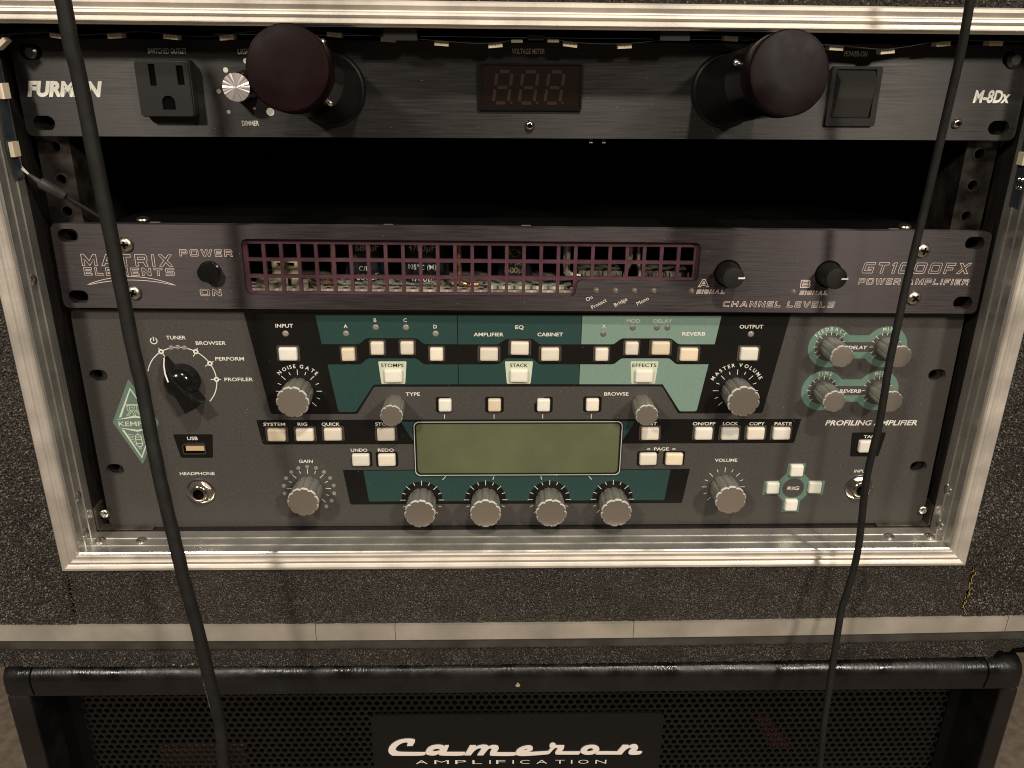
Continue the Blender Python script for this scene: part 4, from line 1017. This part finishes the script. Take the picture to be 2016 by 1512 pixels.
# jack sockets
for x, z in jacks:
    mb = MB(); mb.lathe(0, 0, [(8.0, 0), (8.0, -.7), (7.4, -1.0), (6.6, -1.0)], 36); jk = mb.build("jack_socket", 'chrome', KP, (x, 0, z))
    mb = MB(); a0 = .25 if x < 0 else .1
    mb.loft([[(r * cos(a0 + 2 * pi * i / 6), y, r * sin(a0 + 2 * pi * i / 6)) for i in range(6)] for r, y in ((6.7, -1.0), (6.7, -3.4), (6.2, -3.9))], False, False, False)
    mb.plate([(6.2 * cos(a0 + 2 * pi * i / 6), 6.2 * sin(a0 + 2 * pi * i / 6)) for i in range(6)], [circle(0, 0, 4.6, 24)], -3.9, -3.85, back=False); mb.build("hex_nut", 'chrome', jk)
    mb = MB(); mb.lathe(0, 0, [(4.7, -3.9), (4.6, -4.7), (4.1, -4.9), (3.2, -4.9), (3.15, -1)], 28, cap1=False); mb.build("jack_bush", 'chrome', jk)
    mb = MB(); mb.fill([circle(0, 0, 3.3, 24)], -1.2); mb.build("jack_bore", 'deep', jk)

# settled dust and a few fine scratches on the fronts


def dust(parent, x0, x1, z0, z1, n, h, keep=None):
    mb = MB()
    for i in range(n):
        x, z = random.uniform(x0, x1), random.uniform(z0, z1)
        if keep and not keep(x, z): continue
        r = random.choice((.10, .12, .14, .18, .24)); a = random.uniform(0, 6.3)
        if i % 9 == 0: mb.fill([line_poly(x, z, x + 1.6 * r * 6 * cos(a), z + 1.6 * r * 6 * sin(a), .07)], -h)
        else: mb.fill([[(x + r * random.uniform(.6, 1.3) * cos(a + k * 1.57), z + r * random.uniform(.6, 1.3) * sin(a + k * 1.57)) for k in range(4)]], -h)
    d = mb.build("dust_specks", 'dust', parent); d['kind'] = 'stuff'


dust(KP, -236, 236, -62, 62, 260, .24)
dust(KP, -59, 54, -30, -1, 26, 1.05)
dust(PA, -236, 236, -20, 20, 150, .2, lambda x, z: not (-147 < x < 91 and -15 < z < 16))
dust(PC, -236, 236, -20, 18, 130, .2, lambda x, z: not (-24 < x < 26 or 145 < x < 171 or -184 < x < -157))

# ------------------------------------------------------------------ led strip tucked under the top lip
LS = thing("led_strip", "unlit led strip sagging along the top lip of the opening", "led strip", (0, -10, 135))
path = [(-246, 126.5), (-241.5, 131.0), (-236.4, 133.4), (-227.2, 134.1), (-218.0, 134.6), (-206.8, 133.5), (-188.4, 134.5), (-175.7, 135.3), (-163.2, 134.3), (-149.6, 133.4), (-138.0, 134.4), (-121.7, 136.3), (-98.6, 136.5), (-80.3, 135.2), (-57.2, 133.7), (-40.9, 132.8), (-24.6, 131.9), (-12.9, 132.7), (-3.5, 134.3), (7.0, 134.4), (19.9, 132.8), (36.4, 132.3), (50.5, 133.1), (62.2, 134.6), (73.8, 136.0), (92.7, 136.2), (112.0, 133.6), (140.6, 132.8), (160.0, 131.4), (169.4, 132.0), (190.4, 135.0), (216.7, 135.5), (240, 135.0)]
pp = spline(path, 4); tw = 9.0


def strip_z(x):
    for a, b in zip(pp[:-1], pp[1:]):
        if a[0] <= x <= b[0]: return a[1] + (b[1] - a[1]) * (x - a[0]) / max(1e-6, b[0] - a[0])
    return 135


mb = MB(); n = len(pp)
va = [(x, -tw / 2, z - 135) for x, z in pp] + [(x, tw / 2, z - 135) for x, z in pp] + [(x, -tw / 2, z - 134.75) for x, z in pp] + [(x, tw / 2, z - 134.75) for x, z in pp]
mb.add(va, [(i, i + 1, n + i + 1, n + i) for i in range(n - 1)] + [(2 * n + i, 2 * n + i + 1, 3 * n + i + 1, 3 * n + i) for i in range(n - 1)] + [(i, i + 1, 2 * n + i + 1, 2 * n + i) for i in range(n - 1)])
mb.build("strip_tape", 'led_tape', LS)
ledb = MB(); ledb.box(-3.2, 3.2, -2.6, 2.6, -2.0, -.05); LEDM = ledb.mesh("led_lamp"); lensb = MB(); lensb.fill([circle(0, -.9, .35, 8)], -2.65); lensb.fill([circle(-1.5, -.7, .3, 8)], -2.65); lensb.fill([circle(1.4, -.7, .3, 8)], -2.65); LENS = lensb.mesh("led_pad")
for x in (-214.1, -188.6, -163.4, -138.4, -89.6, -65.3, -40.9, -16.4, 18.1, 43.1, 92.1, 116.8, 141.5, 165.6, 191.1, 215.7):
    z = strip_z(x); sl = atan2(strip_z(x + 3) - strip_z(x - 3), 6)
    o = obj("led_lamp", LEDM, 'led_white', LS, (x, 0, z - 135)); o.rotation_euler = (0, -sl, 0)
    obj("led_pad", LENS, 'led_phos', o)
o = obj("led_lamp", LEDM, 'led_white', LS, (-239.5, -3, -4.5)); o.rotation_euler = (0, radians(-38), 0)
for x0, x1, zt_ in ((-66.5, -51.5, 138.5), (58.0, 71.5, 138.5), (-1.5, 6.0, 136.0)):
    mb = MB(); mb.box(x0, x1, -9 if x0 != -1.5 else -5, 7, strip_z((x0 + x1) / 2) - 135.9, zt_ - 135 - .1); mb.build("holding_tape", 'tape', LS)
for x in (-6.5, 10.0):
    mb = MB(); z = strip_z(x); mb.box(x - 2.6, x + 2.6, -4.9, 3, z - 136.3, z - 135.1); mb.build("solder_joint", 'tinned', LS)
# the strip's tail down the left lip
LT = thing("led_strip_tail", "short led strip end hanging down the left lip beside the loose white wire", "led strip", (-244.4, -12, 100))
tp = spline([(-1.0, 2, 32), (-.2, 0, 22), (.4, -.5, 8), (.0, -.5, -8), (-.6, 0, -20), (.4, .8, -30)], 6); mb = MB(); n = len(tp)
mb.add([(x, y - 4, z) for x, y, z in tp] + [(x, y + 4, z) for x, y, z in tp] + [(x - .25, y - 4, z) for x, y, z in tp] + [(x - .25, y + 4, z) for x, y, z in tp], [(i, i + 1, n + i + 1, n + i) for i in range(n - 1)] + [(2 * n + i, 2 * n + i + 1, 3 * n + i + 1, 3 * n + i) for i in range(n - 1)] + [(i, i + 1, 2 * n + i + 1, 2 * n + i) for i in range(n - 1)])
mb.build("strip_tape", 'led_tape', LT)
for z, x in ((9.5, .6), (-16.5, -.2)):
    mb = MB(); mb.box(x, x + 2.0, -3.2, 2.4, z - 3.4, z + 3.4); mb.build("led_lamp", 'led_white', LT)
LR = thing("led_strip_end", "end of an led strip with solder joints on the right lip", "led strip", (242.6, -10, 75))
mb = MB(); mb.box(.6, .85, -4, 4, -16, 34); mb.build("strip_tape", 'led_tape', LR)
mb = MB(); mb.box(-1.3, .5, -2.2, 2.6, 4.5, 10.5); mb.build("led_lamp", 'led_white', LR)
for z in (-2.5, -6.5):
    for y in (-2.4, 0.4):
        mb = MB(); mb.loft([[(.5 - h, y + r * cos(2 * pi * i / 10), z + r * sin(2 * pi * i / 10)) for i in range(10)] for r, h in ((1.2, 0), (1.0, .7), (.4, 1.1))], False, True); mb.build("solder_joint", 'chrome', LR)
# loose wire and inline plug at the left
PL = thing("power_lead", "loose white wire running into a small grey inline plug beside the left rail", "wire", (-236, -6, 68))
wp = [(-251.2, -6, 92), (-250.7, -6, 89.4), (-249.6, -6, 83.1), (-247.9, -7, 77.7), (-245.0, -8, 74.1), (-241.9, -8, 71.2)]
mb = MB(); mb.tube(spline([(x + 236, y + 6, z - 68) for x, y, z in wp], 6), .42, 8); mb.build("wire", 'wire_white', PL)
mb = MB(); mb.tube(spline([(x + 236, y + 6, z - 68) for x, y, z in [(-246.2, -6.5, 76.0), (-243.0, -6.4, 71.6), (-239.8, -6.2, 67.4)]], 5), .38, 8); mb.build("wire", 'wire_white', PL)
mb = MB(); a = Vector((-241.9, -8, 71.2)); b = Vector((-237.8, -7, 67.4)); c = Vector((-227.6, -5, 60.2)); d = Vector((-216.0, 2, 49.0)); off = Vector((236, 6, -68))
mb.tube([a + off, b + off], [.9, 1.5], 12); mb.tube([b + off, b + off + (c - b) * .06, c + off - (c - b) * .08, c + off], [2.2, 2.75, 2.75, 2.2], 16); mb.build("inline_plug", 'plug', PL)
mb = MB(); mb.tube(spline([tuple(c + off), tuple(c + off + (d - c) * .3), tuple(d + off)], 6), 1.05, 10); mb.build("lead", 'cable', PL)

# ------------------------------------------------------------------ cables hanging in front
CL = [(-187.0, -70, 163.0), (-182.8, -69.0, 145.5), (-182.8, -68.0, 129.2), (-182.4, -67.0, 112.3), (-181.6, -66.0, 76.1), (-180.8, -66.0, 40.3), (-178.8, -68.0, 4.8), (-176.9, -70.0, -12.8), (-174.7, -74.0, -35.1), (-171.9, -78.0, -59.3), (-168.7, -82.0, -83.2), (-166.3, -84.0, -102.3), (-163.4, -86.0, -125.8), (-160.8, -87.0, -152.4), (-158.5, -88.0, -181.4), (-158.1, -88.0, -203.3), (-158.8, -88.0, -225.0), (-157.5, -88, -300), (-157, -88, -420)]
IC = thing("instrument_cable", "thicker matte black cable hanging down the left side, white print near its lower end", "cable", (-148, -120, -100))
o_ = Vector((148, 120, 100)); sp = [tuple(Vector(p) + o_ + Vector((.09 * sin(i * .31) + .05 * sin(i * .83), .3 * sin(i * .27), 0))) for i, p in enumerate(spline(CL, 10))]
mb = MB(); mb.tube(sp, [3.1 + .05 * sin(i * .9) for i in range(len(sp))], 20); mb.build("cable_jacket", 'cable', IC)
# lettering wrapped round the jacket, running down the cable
ctr = [Vector(p) for p in sp]; acc = [0.0]
for a, b in zip(ctr[:-1], ctr[1:]): acc.append(acc[-1] + (b - a).length)


def on_path(s):
    for i in range(len(acc) - 1):
        if acc[i] <= s <= acc[i + 1]:
            t = (s - acc[i]) / (acc[i + 1] - acc[i]); return ctr[i].lerp(ctr[i + 1], t), (ctr[i + 1] - ctr[i]).normalized()
    return ctr[-1], (ctr[-1] - ctr[-2]).normalized()


s0 = min(range(len(ctr)), key=lambda i: abs((ctr[i] - o_).z + 163)); s0 = acc[s0]; v, f = glyph("INSTRUMENT CABLE", -.01, 0, 1.05); sz = 1.35 / .71; vs = []
x1_ = max(p[0] for p in v)
for px, pz in v:
    P, t = on_path(s0 + (x1_ - px) * sz); a = t.cross(Vector((0, 1, 0))).normalized(); b = a.cross(t).normalized()
    ang = radians(205) + (pz * sz) / 3.1
    e1 = Vector((1, 0, 0)); e1 = (e1 - t * e1.dot(t)).normalized(); e2 = Vector((0, -1, 0)); e2 = (e2 - t * e2.dot(t)).normalized()
    th_ = radians(150) - (pz * sz) / 3.15
    vs.append(tuple(P + (e1 * cos(th_) + e2 * sin(th_)) * 3.22))
mb = MB(); mb.add(vs, f); mb.build("lettering", 'ink_grey', IC)

CR = [(170.5, -66, 168.0), (173.5, -62.0, 149.9), (174.9, -60.0, 138.7), (176.4, -57.0, 127.1), (178.8, -50.0, 94.2), (179.3, -46.0, 55.0), (178.5, -45.0, 28.2), (177.8, -45.5, 8.2), (177.1, -46.0, -12.6), (177.4, -46.3, -25.9), (177.6, -46.6, -43.8), (176.9, -46.8, -55.1), (176.3, -47.0, -65.7), (176.2, -47.0, -74.6), (176.7, -47.0, -85.3), (177.7, -47.0, -97.6), (178.8, -47.0, -113.9), (178.5, -47.5, -128.0), (176.5, -49.0, -143.4), (174.7, -50.0, -154.3), (173.7, -53.0, -177.0), (172.6, -57.0, -202.0), (172.1, -60.0, -228.7), (173.2, -62.0, -256.9), (173, -64, -300), (172, -66, -420)]
TC = thing("thin_cable", "thin black cable hanging down the right side in front of the units", "cable", (163, -72, -100))
o2 = Vector((-163, 72, 100)); mb = MB(); mb.tube([tuple(Vector(p) + o2) for p in spline(CR, 8)], 1.85, 14); mb.build("cable_jacket", 'cable', TC)

# ------------------------------------------------------------------ speaker cabinet below
SCB = thing("speaker_cabinet", "black leatherette speaker cabinet with perforated metal grille and silver script badge, under the case", "speaker cabinet", (0, 150, -950))
OZ = 950; OY = -150; cab_top = -214.8; YF = -24.5


def cv(x, y, z): return (x, y + OY, z + OZ)


mb = MB(); xs = [-309.0 + 617.5 * i / 120 for i in range(121)]; rings = []
arc = [(8.5 - 8.5 * cos(radians(90 - a)), 8.5 * sin(radians(90 - a))) for a in range(0, 91, 15)]
for x in xs:
    wob = .25 * sin(x * .11) + .18 * sin(x * .47 + 1); e = min(x - xs[0], xs[-1] - x)
    rd = 0 if e > 6 else (6 - e) ** 2 / 12.0
    ring = [cv(x, 60, cab_top - rd * .4)]
    for i in range(8):
        a = radians(90 * i / 7); R0 = 8.5; ring.append(cv(x, YF + rd * .5 + R0 - R0 * sin(a), cab_top - R0 + R0 * cos(a) + wob * (1 - i / 7.) - rd * .4))
    ring += [cv(x, YF + rd * .5, -233.3), cv(x, -10, -233.6)]
    rings.append(ring)
mb.loft(rings, True, True, True, closed=False); mb.build("top_rail", 'tolex', SCB, sharp=60)
# dark seams where the covering was cut near both ends
for x0, dx in ((-291.5, -1.0), (285.2, 1.2)):
    sm = MB(); ln = []
    for i in range(14):
        t = i / 13; a = min(1.0, t * 1.9); z = cab_top + .25 - 8.5 + 8.5 * cos(a * pi / 2) if a < 1 else cab_top - 8.5 - (t - .526) * 19
        y = YF + 8.5 - 8.5 * sin(a * pi / 2) - .25 if a < 1 else YF - .2
        ln.append(cv(x0 + dx * sin(t * 3), y, z))
    sm.tube(ln, .42, 6); sm.build("cover_seam", 'deep', SCB)
for sgn, xa, xb in ((-1, -309.0, -295.2), (1, 297.2, 308.5)):
    mb = MB(); mb.box(*[xa, xb], YF + .4 + OY, 60 + OY, -948 + OZ, -233.5 + OZ, bev=2.5); mb.build("side_post", 'tolex', SCB)
mb = MB()
for xa, xb in ((-308.5, -297), (297, 308)): mb.box(xa, xb, 60 + OY, 330 + OY, -948 + OZ, -222 + OZ)
mb.box(-308.5, 308, 330 + OY, 340 + OY, -948 + OZ, -222 + OZ); mb.box(-296.9, 296.9, 60 + OY, 330 + OY, -948 + OZ, -940 + OZ); mb.box(-296.9, 296.9, 60 + OY, 330 + OY, -230 + OZ, -222 + OZ); mb.build("cabinet_shell", 'tolex', SCB)
mb = MB(); mb.plate([(-295.2, -940), (297.2, -940), (297.2, -228), (-295.2, -228)], [[(-277, -930), (282, -930), (282, -233), (-277, -233)]], -1.5, 6)
mb.v = [cv(*p) for p in mb.v]; mb.build("grille_frame", 'black_void', SCB)
# perforated sheet: real holes in the rows in view, plain sheet below
P = 5.0; rowh = P * .866; gx0, gx1 = -279.0, 284.0; gv = []; gf = []; yA, yB = -2.0, -.9
hexo = [(P / math.sqrt(3) * cos(radians(30 + 60 * i)), P / math.sqrt(3) * sin(radians(30 + 60 * i))) for i in range(6)]
hex12 = []
for i in range(6):
    a, b = hexo[i], hexo[(i + 1) % 6]; hex12 += [a, ((a[0] + b[0]) / 2, (a[1] + b[1]) / 2)]
nrow = 24; z_top = -236.0
for r in range(nrow):
    zc = z_top - r * rowh; ncol = int((gx1 - gx0) / P) - (1 if r % 2 else 0)
    for c in range(ncol):
        xc = gx0 + P / 2 + c * P + (P / 2 if r % 2 else 0); b = len(gv)
        for hx, hz in hex12: gv.append(cv(xc + hx, yA, zc + hz))
        for hx, hz in hex12:
            a = atan2(hz, hx); gv.append(cv(xc + 1.78 * cos(a), yA + .0, zc + 1.78 * sin(a)))
        for hx, hz in hex12:
            a = atan2(hz, hx); gv.append(cv(xc + 1.62 * cos(a), yB, zc + 1.62 * sin(a)))
        for i in range(12):
            j = (i + 1) % 12; gf.append((b + i, b + j, b + 12 + j, b + 12 + i)); gf.append((b + 12 + i, b + 12 + j, b + 24 + j, b + 24 + i))
zl = z_top - nrow * rowh + .6
b = len(gv); gv += [cv(gx0, yA, zl), cv(gx1, yA, zl), cv(gx1, yA, -935), cv(gx0, yA, -935)]; gf.append((b, b + 1, b + 2, b + 3))
me = bpy.data.meshes.new("perforated_grille"); me.from_pydata([(x * MM, y * MM, z * MM) for x, y, z in gv], [], gf); me.update()
obj("perforated_grille", me, 'grille_metal', SCB)
mb = MB(); mb.box(-290, 292, 60 + OY, 62 + OY, -938 + OZ, -232 + OZ); mb.build("baffle", 'black_void', SCB)
mb = MB(); mb.box(-244, -186, 14 + OY, 16 + OY, -420 + OZ, -313 + OZ); mb.build("maker_plate", 'brown_board', SCB)
mb = MB(); mb.add([cv(163, 16, -294), cv(172, 16, -290), cv(192, 16, -322), cv(176, 16, -322)], [(0, 1, 2, 3)]); mb.build("red_tab", 'red_board', SCB)
# badge
mb = MB(); mb.slab(rrect(-.5, -302, 191, 64, 3, 4), -3.6, -2.1, .5); mb.v = [cv(*p) for p in mb.v]; bd = mb.build("badge", 'badge', SCB)
SH = {
    'C': [(-73.24, -295.57), (-69.54, -295.49), (-67.8, -291.71), (-68.45, -290.5), (-71.2, -289.98), (-74.89, -290.12), (-79.08, -291.27), (-82.88, -293.94), (-84.84, -296.64), (-85.51, -299.06), (-85.06, -301.5), (-83.51, -303.23), (-80.98, -303.81), (-63.31, -303.79), (-61.16, -301.68), (-76.24, -301.3), (-79.46, -300.65), (-80.78, -298.99), (-80.48, -297.3), (-78.76, -294.89), (-76.39, -293.11), (-74.05, -292.42), (-72.45, -292.68)],
    'a': [(-60.88, -299.97), (-59.42, -297.56), (-56.6, -295.89), (-52.88, -295.33), (-50.11, -295.73), (-48.73, -296.59), (-48.02, -295.88), (-45.71, -295.9), (-47.67, -301.66), (-35.1, -301.82), (-37.0, -304.12), (-50.75, -303.95), (-52.58, -302.52), (-54.93, -303.71), (-57.73, -303.8), (-60.27, -303.03), (-61.11, -301.55)],
    'a_hole': [(-56.7, -300.02), (-55.27, -298.52), (-52.94, -298.12), (-51.56, -298.75), (-52.29, -300.2), (-54.4, -300.97), (-56.03, -300.95)],
    'm': [(-35.59, -304.08), (-32.03, -296.07), (-27.85, -296.12), (-28.79, -297.63), (-25.99, -296.27), (-22.74, -295.7), (-20.41, -296.21), (-19.49, -297.14), (-17.16, -296.13), (-14.37, -296.29), (-12.97, -297.52), (-13.2, -299.34), (-14.82, -302.38), (-1.5, -302.67), (-3.11, -304.8), (-17.15, -304.62), (-18.79, -303.55), (-18.55, -301.72), (-17.39, -298.99), (-18.09, -298.19), (-19.49, -298.66), (-20.88, -300.47), (-23.22, -304.23), (-27.19, -304.18), (-24.14, -298.6), (-25.07, -297.98), (-26.93, -298.56), (-29.27, -300.67), (-31.4, -304.13)],
    'e': [(-1.78, -302.15), (-0.31, -299.55), (2.66, -297.63), (6.14, -296.69), (8.64, -297.05), (9.67, -298.49), (9.1, -300.12), (6.73, -301.6), (2.73, -302.34), (8.24, -302.41), (18.76, -301.75), (19.85, -301.44), (19.06, -303.86), (13.3, -304.44), (5.78, -305.01), (1.26, -304.95), (-1.26, -304.13)],
    'e_hole': [(2.95, -300.57), (4.18, -299.28), (5.68, -298.77), (6.29, -299.3), (5.45, -300.27), (3.96, -300.78)],
    'r': [(19.06, -303.86), (20.0, -301.11), (21.68, -298.38), (20.75, -297.52), (20.71, -295.89), (21.82, -294.73), (23.57, -294.62), (24.85, -295.81), (24.73, -296.72), (30.38, -296.79), (29.97, -299.27), (28.31, -302.2), (41.38, -302.36), (40.2, -304.32), (26.36, -304.15), (24.84, -303.67), (24.55, -302.35), (26.44, -298.57), (24.18, -298.54), (21.77, -301.79), (20.56, -303.42)],
    'o': [(47.55 + 6.15 * cos(a) + 1.0 * sin(a), -300.65 + 3.95 * sin(a)) for a in [2 * pi * i / 28 for i in range(28)]],
    'o_hole': [(47.6 + 2.05 * cos(a) + .6 * sin(a), -300.6 + 1.75 * sin(a)) for a in [2 * pi * i / 18 for i in range(18)]],
    'n': [(51.53, -304.46), (53.71, -302.52), (65.55, -302.66), (68.99, -297.0), (73.01, -297.05), (72.35, -298.48), (75.25, -296.69), (77.75, -296.59), (79.35, -297.91), (79.23, -299.88), (77.64, -302.49), (82.44, -302.68), (81.3, -304.38), (78.31, -305.0), (74.76, -304.82), (73.28, -303.75), (73.58, -302.11), (75.41, -299.17), (73.88, -298.83), (71.46, -300.44), (68.69, -304.68)]}


def smooth_poly(p, k=3):
    """round the traced outline but keep its sharp corners"""
    out = []; n = len(p)
    for i in range(n):
        a, b, c, d = p[i - 1], p[i], p[(i + 1) % n], p[(i + 2) % n]

        def turn(u, v, w):
            e1 = (v[0] - u[0], v[1] - u[1]); e2 = (w[0] - v[0], w[1] - v[1]); q = hypot(*e1) * hypot(*e2)
            return (e1[0] * e2[0] + e1[1] * e2[1]) / q if q else 1
        s1, s2 = turn(a, b, c) > .55, turn(b, c, d) > .55
        for j in range(k):
            t = j / k
            if s1 or s2:
                m1 = ((c[0] - a[0]) / 2, (c[1] - a[1]) / 2) if s1 else (c[0] - b[0], c[1] - b[1]); m2 = ((d[0] - b[0]) / 2, (d[1] - b[1]) / 2) if s2 else (c[0] - b[0], c[1] - b[1])
                h00, h10, h01, h11 = 2 * t ** 3 - 3 * t * t + 1, t ** 3 - 2 * t * t + t, -2 * t ** 3 + 3 * t * t, t ** 3 - t * t
                out.append(tuple(h00 * b[q] + h10 * m1[q] + h01 * c[q] + h11 * m2[q] for q in (0, 1)))
            else: out.append((b[0] + (c[0] - b[0]) * t, b[1] + (c[1] - b[1]) * t))
    return out


for i, k in enumerate(('C', 'a', 'm', 'e', 'r', 'o', 'n')):
    mb = MB(); hs = [smooth_poly(SH[k + '_hole'])] if k + '_hole' in SH else []
    mb.plate(smooth_poly(SH[k]), hs, -4.5 - .03 * (i % 2), -3.6, back=False); mb.v = [cv(*p) for p in mb.v]; mb.build("badge_letter", 'badge_silver', bd)
for ch, xa, xb, sl in (('A', -68.0, -60.05, 0), ('M', -55.6, -46.0, 0), ('P', -41.78, -34.5, 0), ('L', -30.3, -23.95, 0), ('I', -19.1, -18.2, 0), ('F', -14.55, -8.44, 0), ('I', -3.65, -2.75, 0), ('C', 1.37, 7.67, 0), ('A', 12.22, 19.54, 0), ('T', 24.85, 31.18, 0), ('I', 35.4, 36.3, 0), ('O', 40.29, 47.13, 0), ('N', 51.8, 59.05, 0)):
    v, f = glyph(ch, -.008); x0 = min(p[0] for p in v); x1 = max(p[0] for p in v); z0 = -311.9 - 1.2 * (xa + 68) / 127
    mb = MB(); mb.add([cv(xa + (px - x0) / (x1 - x0) * (xb - xa), -3.85, z0 + pz / .71 * 3.4) for px, pz in v], f); mb.build("badge_letter", 'badge_silver', bd)
mb = MB(); mb.slab([(-2.9, 950 - 229.0), (-1.2, 950 - 229.3), (-.3, 950 - 228.2), (-.9, 950 - 226.9), (-1.9, 950 - 225.6), (-2.3, 950 - 226.9), (-3.2, 950 - 227.7)], YF - .2 + OY, YF + .3 + OY, .1); mb.build("cover_chip", 'bare_wood', SCB)
